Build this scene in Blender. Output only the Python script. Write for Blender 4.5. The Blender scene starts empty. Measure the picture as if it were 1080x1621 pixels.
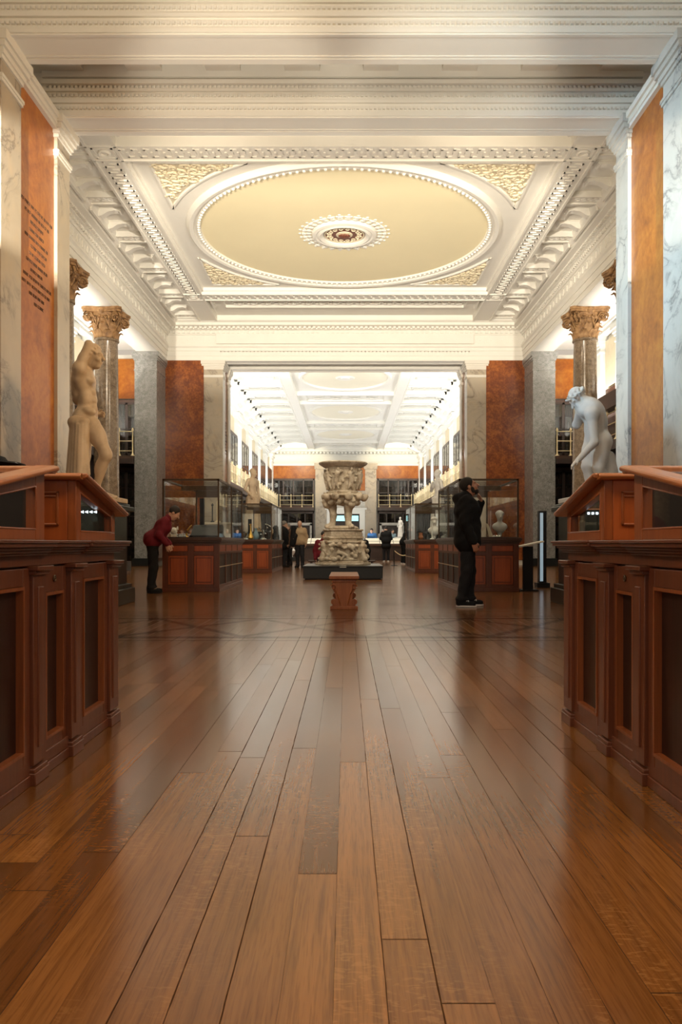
import bpy, bmesh, math, random
import numpy as np
from itertools import product
from mathutils import Vector, Matrix
PI = math.pi
random.seed(11)
S = bpy.context.scene
COL = S.collection

# ---------------------------------------------------------------- camera
CX, CZ, F, VX, VY = .07, .88, 1250., 549., 860.
cam_d = bpy.data.cameras.new('camera')
cam = bpy.data.objects.new('camera', cam_d)
COL.objects.link(cam)
cam.location = (CX, 0, CZ)
cam.rotation_euler = (PI/2, 0, 0)
cam_d.sensor_fit = 'VERTICAL'
cam_d.sensor_height = 36
cam_d.lens = F*36/1621
cam_d.shift_x = -(VX-540)/1621
cam_d.shift_y = (VY-810.5)/1621
cam_d.clip_end = 200
S.camera = cam


def W(px, py, Y):
    """a point of the hall at depth Y that is seen at (px, py)"""
    return (CX+(px-VX)*Y/F, Y, CZ+(VY-py)*Y/F)


# ---------------------------------------------------------------- mesh builder
class MB:
    def __init__(s):
        s.v = []
        s.f = []

    def add(s, v, f):
        n = len(s.v)
        s.v += [tuple(p) for p in v]
        s.f += [tuple(i+n for i in q) for q in f]
        return s

    def box(s, x0, x1, y0, y1, z0, z1):
        if x0 > x1: x0, x1 = x1, x0
        if y0 > y1: y0, y1 = y1, y0
        if z0 > z1: z0, z1 = z1, z0
        v = [(x, y, z) for x in (x0, x1) for y in (y0, y1) for z in (z0, z1)]
        return s.add(v, [(0, 1, 3, 2), (4, 6, 7, 5), (0, 4, 5, 1), (2, 3, 7, 6), (0, 2, 6, 4), (1, 5, 7, 3)])

    def prism(s, prof, axis, a, b):
        n = len(prof)
        def P(p, t):
            return (t, p[0], p[1]) if axis == 'x' else (p[0], t, p[1]) if axis == 'y' else (p[0], p[1], t)
        v = [P(p, a) for p in prof]+[P(p, b) for p in prof]
        f = [tuple(range(n)), tuple(range(2*n-1, n-1, -1))]
        f += [(i, (i+1) % n, n+(i+1) % n, n+i) for i in range(n)]
        return s.add(v, f)

    def lathe(s, prof, n=24, c=(0, 0, 0), sx=1., sy=1.):
        m = len(prof)
        v = []
        for i in range(n):
            a = 2*PI*i/n
            for r, z in prof:
                v.append((c[0]+r*math.cos(a)*sx, c[1]+r*math.sin(a)*sy, c[2]+z))
        f = []
        for i in range(n):
            j = (i+1) % n
            for k in range(m-1):
                f.append((i*m+k, j*m+k, j*m+k+1, i*m+k+1))
        if prof[0][0] > 1e-6: f.append(tuple(i*m for i in range(n)))
        if prof[-1][0] > 1e-6: f.append(tuple(i*m+m-1 for i in range(n-1, -1, -1)))
        return s.add(v, f)

    def tube(s, pts, r, n=8, closed=False):
        pts = [Vector(p) for p in pts]
        m = len(pts)
        rr = r if isinstance(r, (list, tuple)) else [r]*m
        v = []
        for i, p in enumerate(pts):
            a = pts[(i-1) % m] if (closed or i > 0) else p
            b = pts[(i+1) % m] if (closed or i < m-1) else p
            t = (b-a)
            t = t.normalized() if t.length > 1e-9 else Vector((0, 0, 1))
            ref = Vector((0, 0, 1)) if abs(t.z) < .9 else Vector((1, 0, 0))
            u = t.cross(ref).normalized()
            w = t.cross(u)
            for k in range(n):
                q = 2*PI*k/n
                v.append(p+(u*math.cos(q)+w*math.sin(q))*rr[i])
        f = []
        for i in range(m if closed else m-1):
            j = (i+1) % m
            for k in range(n):
                l = (k+1) % n
                f.append((i*n+k, i*n+l, j*n+l, j*n+k))
        if not closed:
            f.append(tuple(range(n)))
            f.append(tuple(range(m*n-1, (m-1)*n-1, -1)))
        return s.add(v, f)

    def torus(s, c, R, r, n=20, m=6, axis='z'):
        pts = []
        for i in range(n):
            a = 2*PI*i/n
            x, y = R*math.cos(a), R*math.sin(a)
            pts.append((c[0]+x, c[1]+y, c[2]) if axis == 'z' else (c[0]+x, c[1], c[2]+y) if axis == 'y' else (c[0], c[1]+x, c[2]+y))
        return s.tube(pts, r, m, True)

    def sphere(s, c, r, n=10, m=6):
        if not isinstance(r, (tuple, list)): r = (r, r, r)
        v = [(c[0], c[1], c[2]+r[2])]
        for j in range(1, m):
            t = PI*j/m
            for i in range(n):
                a = 2*PI*i/n
                v.append((c[0]+r[0]*math.sin(t)*math.cos(a), c[1]+r[1]*math.sin(t)*math.sin(a), c[2]+r[2]*math.cos(t)))
        v.append((c[0], c[1], c[2]-r[2]))
        f = [(0, 1+i, 1+(i+1) % n) for i in range(n)]
        for j in range(m-2):
            for i in range(n):
                k = (i+1) % n
                f.append((1+j*n+i, 1+(j+1)*n+i, 1+(j+1)*n+k, 1+j*n+k))
        b = len(v)-1
        f += [(b, 1+(m-2)*n+(i+1) % n, 1+(m-2)*n+i) for i in range(n)]
        return s.add(v, f)

    def merge(s, o, M=None):
        return s.add([(M @ Vector(p)) for p in o.v] if M else o.v, o.f)


def offset_of(o):
    t = Vector((0, 0, 0))
    while o is not None:
        t += Vector(o.location)
        o = o.parent
    return t


def mesh_from(name, v, f, mats, sharp=35, normals=True):
    me = bpy.data.meshes.new(name)
    me.from_pydata(v, [], f)
    if normals:
        bm = bmesh.new()
        bm.from_mesh(me)
        bmesh.ops.recalc_face_normals(bm, faces=bm.faces)
        bm.to_mesh(me)
        bm.free()
    for m in (mats if isinstance(mats, (list, tuple)) else [mats]): me.materials.append(m)
    me.shade_smooth()
    if sharp: me.set_sharp_from_angle(angle=math.radians(sharp))
    return me


def obj(name, mb, mat, parent=None, world=False, bevel=0, sharp=35, normals=True):
    """link one mesh object; world=True: the coordinates are the hall's and are taken relative to the parent"""
    v = mb.v
    if world and parent is not None:
        t = offset_of(parent)
        v = [(p[0]-t.x, p[1]-t.y, p[2]-t.z) for p in v]
    me = mesh_from(name, v, mb.f, mat, sharp, normals)
    o = bpy.data.objects.new(name, me)
    COL.objects.link(o)
    if parent is not None: o.parent = parent
    if bevel:
        b = o.modifiers.new('bevel', 'BEVEL')
        b.width = bevel
        b.segments = 2
        b.limit_method = 'ANGLE'
    return o


def tag(o, label=None, cat=None, group=None, kind=None):
    if label: o['label'] = label
    if cat: o['category'] = cat
    if group: o['group'] = group
    if kind: o['kind'] = kind
    return o


def thing(name, label, cat, loc=(0, 0, 0), rotz=0, group=None):
    o = bpy.data.objects.new(name, None)
    o.empty_display_size = .1
    COL.objects.link(o)
    o.location = loc
    o.rotation_euler = (0, 0, rotz)
    return tag(o, label, cat, group)


def single(name, mb, mat, label, cat, group=None, **kw):
    """a thing that is one mesh, with its origin at its base"""
    a = np.array(mb.v)
    c = Vector(((a[:, 0].min()+a[:, 0].max())/2, (a[:, 1].min()+a[:, 1].max())/2, a[:, 2].min()))
    mb.v = [(p[0]-c.x, p[1]-c.y, p[2]-c.z) for p in mb.v]
    o = obj(name, mb, mat, **kw)
    o.location = c
    return tag(o, label, cat, group)


def struct(name, mb, mat, parent=None, **kw):
    o = obj(name, mb, mat, parent, **kw)
    if parent is None: o['kind'] = 'structure'
    return o


def dup(root, loc, rotz=None, label=None, group=None):
    def rec(o, parent):
        c = o.copy()
        COL.objects.link(c)
        if parent is not None: c.parent = parent
        for ch in kids.get(o.name, []): rec(ch, c)
        return c
    kids = {}
    for o in list(COL.objects):
        if o.parent is not None: kids.setdefault(o.parent.name, []).append(o)
    r = rec(root, None)
    r.location = loc
    if rotz is not None: r.rotation_euler = (0, 0, rotz)
    if label: r['label'] = label
    if group: r['group'] = group
    return r


# ---------------------------------------------------------------- smooth bodies: blended solids meshed on a grid
def cap(a, b, ra, rb=None, k=.03): return ('c', np.array(a, float), np.array(b, float), ra, ra if rb is None else rb, k)
def ell(c, r, R=None, k=.03): return ('e', np.array(c, float), np.array(r, float), np.eye(3) if R is None else np.array(R), k)
def cut(p): return ('-',)+(p,)


def sdf_mesh(prims, vox, noise=None):
    lo = np.full(3, 1e9)
    hi = -lo
    for p in prims:
        if p[0] == '-': continue
        if p[0] == 'c':
            r = max(p[3], p[4])
            lo = np.minimum(lo, np.minimum(p[1], p[2])-r)
            hi = np.maximum(hi, np.maximum(p[1], p[2])+r)
        else:
            lo = np.minimum(lo, p[1]-p[2].max())
            hi = np.maximum(hi, p[1]+p[2].max())
    lo -= 4*vox
    hi += 4*vox
    n = np.ceil((hi-lo)/vox).astype(int)+1
    f = np.full(n, 1., np.float32)
    ax = [lo[i]+vox*np.arange(n[i]) for i in range(3)]
    for p in prims:
        neg = p[0] == '-'
        q = p[1] if neg else p
        k = q[-1]
        if q[0] == 'c':
            r = max(q[3], q[4])
            a, b = np.minimum(q[1], q[2])-r, np.maximum(q[1], q[2])+r
        else:
            r = q[2].max()
            a, b = q[1]-r, q[1]+r
        m = k+3*vox
        i0 = np.clip(np.floor((a-m-lo)/vox).astype(int), 0, n-1)
        i1 = np.clip(np.ceil((b+m-lo)/vox).astype(int)+1, 1, n)
        sl = tuple(slice(i0[i], i1[i]) for i in range(3))
        X, Y, Z = np.meshgrid(*[ax[i][sl[i]] for i in range(3)], indexing='ij')
        if q[0] == 'c':
            ba = q[2]-q[1]
            L = max(float(ba @ ba), 1e-9)
            h = np.clip(((X-q[1][0])*ba[0]+(Y-q[1][1])*ba[1]+(Z-q[1][2])*ba[2])/L, 0, 1)
            d = np.sqrt((X-q[1][0]-h*ba[0])**2+(Y-q[1][1]-h*ba[1])**2+(Z-q[1][2]-h*ba[2])**2)-(q[3]+(q[4]-q[3])*h)
        else:
            R = q[3]
            U = [(X-q[1][0])*R[0][i]+(Y-q[1][1])*R[1][i]+(Z-q[1][2])*R[2][i] for i in range(3)]
            k0 = np.sqrt(sum((U[i]/q[2][i])**2 for i in range(3)))
            k1 = np.sqrt(sum((U[i]/q[2][i]**2)**2 for i in range(3)))
            d = k0*(k0-1)/np.maximum(k1, 1e-6)
        g = f[sl]
        if neg:
            h = np.clip(.5-.5*(g+d)/k, 0, 1)
            f[sl] = g*(1-h)-d*h+k*h*(1-h)
        else:
            h = np.clip(.5+.5*(g-d)/k, 0, 1)
            f[sl] = g*(1-h)+d*h-k*h*(1-h)
    if noise:
        f += noise(*np.meshgrid(*ax, indexing='ij')).astype(np.float32)
    s = f < 0
    nx, ny, nz = f.shape
    cnt = sum(s[i:nx-1+i, j:ny-1+j, k:nz-1+k].astype(np.int8) for i, j, k in product((0, 1), repeat=3))
    act = (cnt > 0) & (cnt < 8)
    I = np.argwhere(act)
    idx = np.full(act.shape, -1, np.int64)
    idx[act] = np.arange(len(I))
    acc = np.zeros((len(I), 3))
    num = np.zeros(len(I))
    for a in product((0, 1), repeat=3):
        for x in range(3):
            if a[x]: continue
            b = list(a)
            b[x] = 1
            fa = f[I[:, 0]+a[0], I[:, 1]+a[1], I[:, 2]+a[2]]
            fb = f[I[:, 0]+b[0], I[:, 1]+b[1], I[:, 2]+b[2]]
            m = (fa < 0) != (fb < 0)
            t = np.where(m, fa/np.where(m, fa-fb, 1), 0)
            P = np.repeat(np.array([a], float), len(I), 0)
            P[:, x] += t
            acc[m] += P[m]
            num[m] += 1
    V = (I+acc/num[:, None])*vox+lo
    Fc = []
    for x in range(3):
        y, z = (x+1) % 3, (x+2) % 3
        sl0 = [None]*3
        sl1 = [None]*3
        sl0[x], sl1[x] = slice(0, -1), slice(1, None)
        sl0[y] = sl1[y] = slice(1, -1)
        sl0[z] = sl1[z] = slice(1, -1)
        A, B = s[tuple(sl0)], s[tuple(sl1)]
        E = np.argwhere(A != B)
        if not len(E): continue
        fl = A[A != B]
        base = E.copy()
        base[:, y] += 1
        base[:, z] += 1
        def cell(dy, dz):
            c = base.copy()
            c[:, y] -= dy
            c[:, z] -= dz
            return idx[c[:, 0], c[:, 1], c[:, 2]]
        Q = np.stack([cell(1, 1), cell(0, 1), cell(0, 0), cell(1, 0)], 1)
        Q[~fl] = Q[~fl][:, ::-1]
        Fc.append(Q)
    Fc = np.concatenate(Fc)
    mb = MB()
    mb.v = [tuple(p) for p in V.tolist()]
    mb.f = [tuple(q) for q in Fc.tolist()]
    return mb


def blob(name, prims, vox, mat, parent=None, world=False, noise=None):
    return obj(name, sdf_mesh(prims, vox, noise), mat, parent, world, sharp=0, normals=False)


# ---------------------------------------------------------------- materials
class NT:
    def __init__(s, name):
        s.m = bpy.data.materials.new(name)
        s.m.use_nodes = True
        s.t = s.m.node_tree
        s.t.nodes.clear()
        s.out = s.t.nodes.new('ShaderNodeOutputMaterial')

    def n(s, typ, ins=None, **props):
        nd = s.t.nodes.new('ShaderNode'+typ)
        for k, v in props.items(): setattr(nd, k, v)
        for k, v in (ins or {}).items(): s.set(nd.inputs[k], v)
        return nd

    def set(s, sock, v):
        if isinstance(v, bpy.types.NodeSocket): s.t.links.new(v, sock)
        elif isinstance(v, bpy.types.Node): s.t.links.new(v.outputs[0], sock)
        elif isinstance(v, (tuple, list)) and len(v) == 3 and sock.type == 'RGBA': sock.default_value = (*v, 1)
        else: sock.default_value = v

    def math(s, op, a, b=0., c=0., clamp=False):
        nd = s.n('Math', operation=op)
        nd.use_clamp = clamp
        s.set(nd.inputs[0], a)
        s.set(nd.inputs[1], b)
        s.set(nd.inputs[2], c)
        return nd.outputs[0]

    def mix(s, fac, a, b, mode='MIX'):
        nd = s.n('Mix', data_type='RGBA', blend_type=mode)
        s.set(nd.inputs[0], fac)
        s.set(nd.inputs[6], a)
        s.set(nd.inputs[7], b)
        return nd.outputs[2]

    def ramp(s, fac, stops):
        nd = s.n('ValToRGB', {'Fac': fac})
        e = nd.color_ramp.elements
        while len(e) < len(stops): e.new(.5)
        for i, (p, c) in enumerate(stops):
            e[i].position = p
            e[i].color = (*c, 1) if len(c) == 3 else c
        return nd.outputs[0]

    def coord(s, scale=(1, 1, 1), loc=(0, 0, 0)):
        tc = s.n('TexCoord')
        mp = s.n('Mapping', {'Vector': tc.outputs['Object'], 'Scale': scale, 'Location': loc})
        return mp.outputs[0]

    def noise(s, vec, scale=5., detail=4., rough=.55, dist=0.):
        return s.n('TexNoise', {'Vector': vec, 'Scale': scale, 'Detail': detail, 'Roughness': rough, 'Distortion': dist}).outputs['Fac']

    def bump(s, h, strength=.2, dist=.01):
        return s.n('Bump', {'Height': h, 'Strength': strength, 'Distance': dist}).outputs[0]

    def bsdf(s, col, rough=.5, normal=None, metal=0., spec=.5, coat=0., emit=None, estr=0., coat_rough=.1):
        b = s.n('BsdfPrincipled', {'Base Color': col, 'Roughness': rough, 'Metallic': metal, 'Specular IOR Level': spec, 'Coat Weight': coat, 'Coat Roughness': coat_rough})
        if normal is not None: s.set(b.inputs['Normal'], normal)
        if emit is not None:
            s.set(b.inputs['Emission Color'], emit)
            s.set(b.inputs['Emission Strength'], estr)
        s.t.links.new(b.outputs[0], s.out.inputs[0])
        return s.m


M = {}


def plain(name, col, rough=.5, metal=0., var=.12, scale=8., spec=.5, bump=0., coat=0.):
    t = NT(name)
    v = t.coord()
    nz = t.noise(v, scale, 5)
    c = t.mix(nz, tuple(x*(1-var) for x in col), tuple(min(1, x*(1+var)) for x in col))
    nm = t.bump(t.noise(v, scale*6, 4), bump, .01) if bump else None
    M[name] = t.bsdf(c, rough, nm, metal, spec, coat)


def wood(name, dark, light, axis=2, rough=.4, scale=1., coat=.25, spec=.5):
    t = NT(name)
    sc = [22*scale]*3
    sc[axis] = 1.3*scale
    v = t.coord(tuple(sc))
    g = t.noise(v, 1.6, 7, .62, .6)
    big = t.noise(t.coord((2, 2, 2)), 1.2, 3)
    fine = t.noise(t.coord(tuple(90*scale if i != axis else 5*scale for i in range(3))), 2., 3)
    k = t.math('ADD', t.math('MULTIPLY', g, .75), t.math('MULTIPLY', big, .35))
    c = t.ramp(k, [(.3, dark), (.72, light)])
    c = t.mix(t.math('MULTIPLY', fine, .3), c, tuple(x*.55 for x in dark), 'MIX')
    M[name] = t.bsdf(c, rough, t.bump(g, .08, .004), 0, spec, coat, coat_rough=.18)


def marble(name, base, vein, rough=.3, scale=1., amount=.5, warm=None, spec=.5):
    t = NT(name)
    v = t.coord()
    n1 = t.noise(v, .75*scale, 9, .62, 1.1)
    d = t.math('ABSOLUTE', t.math('SUBTRACT', n1, .5))
    line = t.ramp(d, [(0., (1, 1, 1)), (.022, (.25, .25, .25)), (.07, (0, 0, 0))])
    mask = t.ramp(t.noise(v, .6*scale, 3), [(.42, (0, 0, 0)), (.6, (1, 1, 1))])
    cloud = t.noise(v, 1.6*scale, 6, .6, .5)
    c = t.mix(cloud, tuple(x*.82 for x in base), tuple(min(1, x*1.1) for x in base))
    if warm: c = t.mix(t.ramp(t.noise(v, 2.3*scale, 4), [(.5, (0, 0, 0)), (.75, (.5, .5, .5))]), c, warm)
    c = t.mix(t.math('MULTIPLY', t.math('MULTIPLY', line, mask), amount), c, vein)
    M[name] = t.bsdf(c, rough, None, 0, spec)


# plank floor with a lattice border
def make_floor():
    t = NT('plank_floor')
    tc = t.n('TexCoord').outputs['Object']
    sp = t.n('SeparateXYZ', {0: tc})
    x, y = sp.outputs[0], sp.outputs[1]
    far = t.math('GREATER_THAN', y, 9.62)
    def swap(a, b): return t.math('ADD', t.math('MULTIPLY', a, t.math('SUBTRACT', 1., far)), t.math('MULTIPLY', b, far))
    p, q = swap(x, y), swap(y, x)
    u = t.math('DIVIDE', t.math('ADD', p, 20.035), .1035)
    i = t.math('FLOOR', u)
    fu = t.math('FRACT', u)
    ri = t.n('TexWhiteNoise', {'W': i}, noise_dimensions='1D').outputs[0]
    v = t.math('ADD', t.math('DIVIDE', q, 2.7), t.math('MULTIPLY', ri, 9.))
    j = t.math('FLOOR', v)
    fv = t.math('FRACT', v)
    cid = t.n('CombineXYZ', {0: i, 1: j})
    rc = t.n('TexWhiteNoise', {'Vector': cid}, noise_dimensions='2D')
    r1 = rc.outputs[0]
    sh = t.math('MULTIPLY', r1, 30.)
    gv = t.n('CombineXYZ', {0: t.math('MULTIPLY', p, 42.), 1: t.math('ADD', t.math('MULTIPLY', q, 1.1), sh), 2: sh})
    grain = t.noise(gv, 1.3, 6, .55, .3)
    fv2 = t.n('CombineXYZ', {0: t.math('ADD', t.math('MULTIPLY', p, 26.), t.math('MULTIPLY', q, 9.)), 1: t.math('ADD', t.math('MULTIPLY', q, 62.), sh), 2: sh})
    fleck = t.noise(fv2, 1.2, 2, .5, 1.1)
    fmask = t.ramp(t.noise(t.n('CombineXYZ', {0: t.math('MULTIPLY', p, 3.), 1: q, 2: sh}), .9, 2), [(.52, (0, 0, 0)), (.66, (1, 1, 1))])
    fl = t.math('MULTIPLY', t.ramp(fleck, [(.54, (0, 0, 0)), (.63, (1, 1, 1))]), fmask)
    base = t.ramp(r1, [(0., (.11, .041, .0105)), (.22, (.16, .061, .0145)), (.5, (.215, .086, .02)), (.8, (.29, .122, .03)), (1., (.185, .072, .017))])
    g2 = t.ramp(grain, [(.28, (.5, .46, .42)), (.5, (.92, .9, .88)), (.74, (1.2, 1.18, 1.12))])
    c = t.mix(.85, base, g2, 'MULTIPLY')
    # fine pores running along the plank
    pv = t.n('CombineXYZ', {0: t.math('MULTIPLY', p, 210.), 1: t.math('ADD', t.math('MULTIPLY', q, 9.), sh), 2: sh})
    pore = t.ramp(t.noise(pv, 1., 2, .5), [(.36, (.62, .58, .55)), (.5, (1, 1, 1))])
    c = t.mix(.6, c, pore, 'MULTIPLY')
    c = t.mix(t.math('MULTIPLY', fl, .34), c, (.4, .19, .055))
    # large worn patches
    big = t.noise(tc, .55, 3)
    c = t.mix(t.ramp(big, [(.4, (.35, .35, .35)), (.62, (0, 0, 0))]), c, (.125, .043, .011))
    # lattice border
    w = t.math('DIVIDE', t.math('SUBTRACT', y, 7.45), 1.72)
    tri = t.math('MULTIPLY', t.math('ABSOLUTE', t.math('SUBTRACT', t.math('FRACT', t.math('DIVIDE', t.math('ADD', x, 20.9), 2.35)), .5)), 2.)
    e1 = t.math('LESS_THAN', t.math('ABSOLUTE', t.math('SUBTRACT', w, tri)), .05)
    e2 = t.math('LESS_THAN', t.math('ABSOLUTE', t.math('SUBTRACT', t.math('SUBTRACT', 1., w), tri)), .05)
    def band(a, b): return t.math('MULTIPLY', t.math('GREATER_THAN', y, a), t.math('LESS_THAN', y, b))
    inb = band(7.45, 9.17)
    lat = t.math('MULTIPLY', t.math('MAXIMUM', e1, e2), inb)
    for a, b in ((7.12, 7.18), (7.3, 7.45), (9.17, 9.3), (9.5, 9.56)): lat = t.math('MAXIMUM', lat, band(a, b))
    c = t.mix(t.math('MULTIPLY', band(7.05, 9.62), .35), c, (.2, .075, .02))
    c = t.mix(t.math('MULTIPLY', lat, .95), c, (.03, .011, .005))
    # joints
    wob = t.noise(t.n('CombineXYZ', {0: i, 1: t.math('MULTIPLY', q, 3.)}), 2., 3)
    jr = t.n('TexWhiteNoise', {'W': t.math('ROUND', u)}, noise_dimensions='1D').outputs[0]
    gw = t.math('SUBTRACT', t.math('MULTIPLY', wob, t.math('ADD', .03, t.math('MULTIPLY', jr, .03))), .0135)
    edge = t.math('MINIMUM', fu, t.math('SUBTRACT', 1., fu))
    jn = t.math('LESS_THAN', edge, gw)
    end = t.math('LESS_THAN', fv, .0016)
    jn = t.math('MAXIMUM', jn, end)
    jn = t.math('MULTIPLY', jn, t.math('SUBTRACT', 1., t.math('MULTIPLY', inb, .6)))
    c = t.mix(t.math('MULTIPLY', jn, .8), c, (.015, .007, .0035))
    rough = t.math('ADD', .125, t.math('MULTIPLY', t.noise(t.n('CombineXYZ', {0: t.math('MULTIPLY', p, 5.), 1: q, 2: sh}), 2., 3), .07))
    rough = t.math('ADD', t.math('ADD', rough, t.math('MULTIPLY', r1, .03)), t.math('MULTIPLY', jn, .5))
    keep = t.math('SUBTRACT', 1., t.math('MAXIMUM', t.math('MULTIPLY', jn, .95), t.math('MULTIPLY', lat, .75)))
    h = t.math('SUBTRACT', t.math('MULTIPLY', t.noise(tc, 2.5, 2), .3), t.math('MULTIPLY', jn, .8))
    nm = t.bump(h, .09, .004)
    M['plank_floor'] = t.bsdf(c, rough, nm, 0, t.math('MULTIPLY', keep, .5), 0.)


make_floor()
wood('oak', (.15, .036, .009), (.3, .082, .019), 2, .42)
wood('oak_x', (.25, .07, .016), (.5, .17, .04), 0, .4)
wood('oak_y', (.25, .07, .016), (.5, .17, .04), 1, .4)
wood('birch', (.3, .065, .013), (.46, .115, .024), 2, .38, .5)
wood('birch_frame', (.22, .052, .011), (.37, .1, .022), 2, .4)
wood('case_wood', (.085, .022, .008), (.16, .042, .014), 2, .4)
wood('mahogany', (.012, .0045, .003), (.035, .0105, .006), 2, .4, 1., .1, .3)
wood('door_panel', (.26, .05, .014), (.45, .1, .024), 2, .36, .6)
wood('dark_wood', (.018, .008, .005), (.045, .018, .01), 2, .45)
wood('shelf_wood', (.035, .014, .007), (.09, .034, .015), 0, .5)
wood('bench_wood', (.28, .075, .018), (.5, .155, .04), 2, .4)
marble('cream_marble', (.47, .4, .305), (.13, .1, .08), .3, 1.2, .75, (.55, .42, .26))
marble('grey_marble', (.54, .52, .47), (.12, .12, .12), .28, 1.3, .85)
marble('statue_marble', (.62, .475, .32), (.3, .2, .12), .5, 2.5, .4, (.4, .26, .14))
marble('white_marble', (.76, .74, .7), (.5, .48, .45), .45, 2.5, .35)
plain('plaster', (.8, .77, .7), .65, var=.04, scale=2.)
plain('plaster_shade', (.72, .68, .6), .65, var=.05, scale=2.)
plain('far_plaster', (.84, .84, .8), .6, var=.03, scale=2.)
plain('roundel_cream', (.86, .76, .5), .75, var=.05, scale=.6)
plain('pale_cream', (.86, .83, .7), .75, var=.05, scale=.6)
plain('relief_cream', (.72, .63, .45), .65, var=.1, scale=6.)
plain('brass', (.75, .52, .2), .32, metal=1., var=.15)
plain('pale_brass', (.86, .72, .45), .4, metal=.6, var=.1)
plain('bronze_frame', (.09, .055, .03), .35, metal=.7)
plain('black_stone', (.014, .016, .016), .3, var=.3, scale=20)
plain('dark_green', (.012, .018, .016), .3, var=.3, scale=12)
plain('black_cloth', (.012, .012, .013), .85, var=.3, scale=40, spec=.2, bump=.3)
plain('charcoal_cloth', (.02, .02, .023), .85, var=.3, scale=40, spec=.2, bump=.2)
plain('red_cloth', (.14, .012, .02), .75, var=.3, scale=20, spec=.2, bump=.3)
plain('beige_cloth', (.42, .3, .18), .85, var=.15, scale=20, spec=.2, bump=.2)
plain('blue_cloth', (.05, .15, .38), .8, var=.2, scale=20, spec=.2, bump=.2)
plain('grey_cloth', (.25, .24, .23), .8, var=.2, scale=20, spec=.2, bump=.2)
plain('brown_cloth', (.1, .055, .035), .8, var=.2, scale=20, spec=.2, bump=.2)
plain('skin', (.5, .25, .16), .5, var=.1, scale=14, bump=.05)
plain('skin_pale', (.55, .33, .23), .5, var=.08, scale=14)
plain('dark_hair', (.018, .012, .009), .6, var=.4, scale=60, bump=.6)
plain('grey_hair', (.22, .2, .18), .7, var=.3, scale=60, bump=.5)
plain('white_sole', (.72, .7, .66), .6, var=.05)
plain('white_thing', (.75, .73, .68), .5, var=.06)
plain('ivory', (.7, .6, .42), .5, var=.1)
plain('black_metal', (.014, .014, .015), .4, metal=.4)
plain('silver', (.6, .6, .58), .25, metal=1.)
plain('gilt', (.55, .33, .08), .4, metal=.8, var=.25, scale=40)
plain('medallion_brown', (.16, .045, .02), .55, var=.25, scale=20)
plain('paper', (.78, .74, .62), .7, var=.04)
plain('letter_ink', (.07, .032, .014), .6, var=.1)
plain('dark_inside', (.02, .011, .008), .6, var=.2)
plain('terracotta', (.33, .12, .05), .6, var=.2)
plain('bluegrey', (.2, .3, .36), .5, var=.1)


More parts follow.
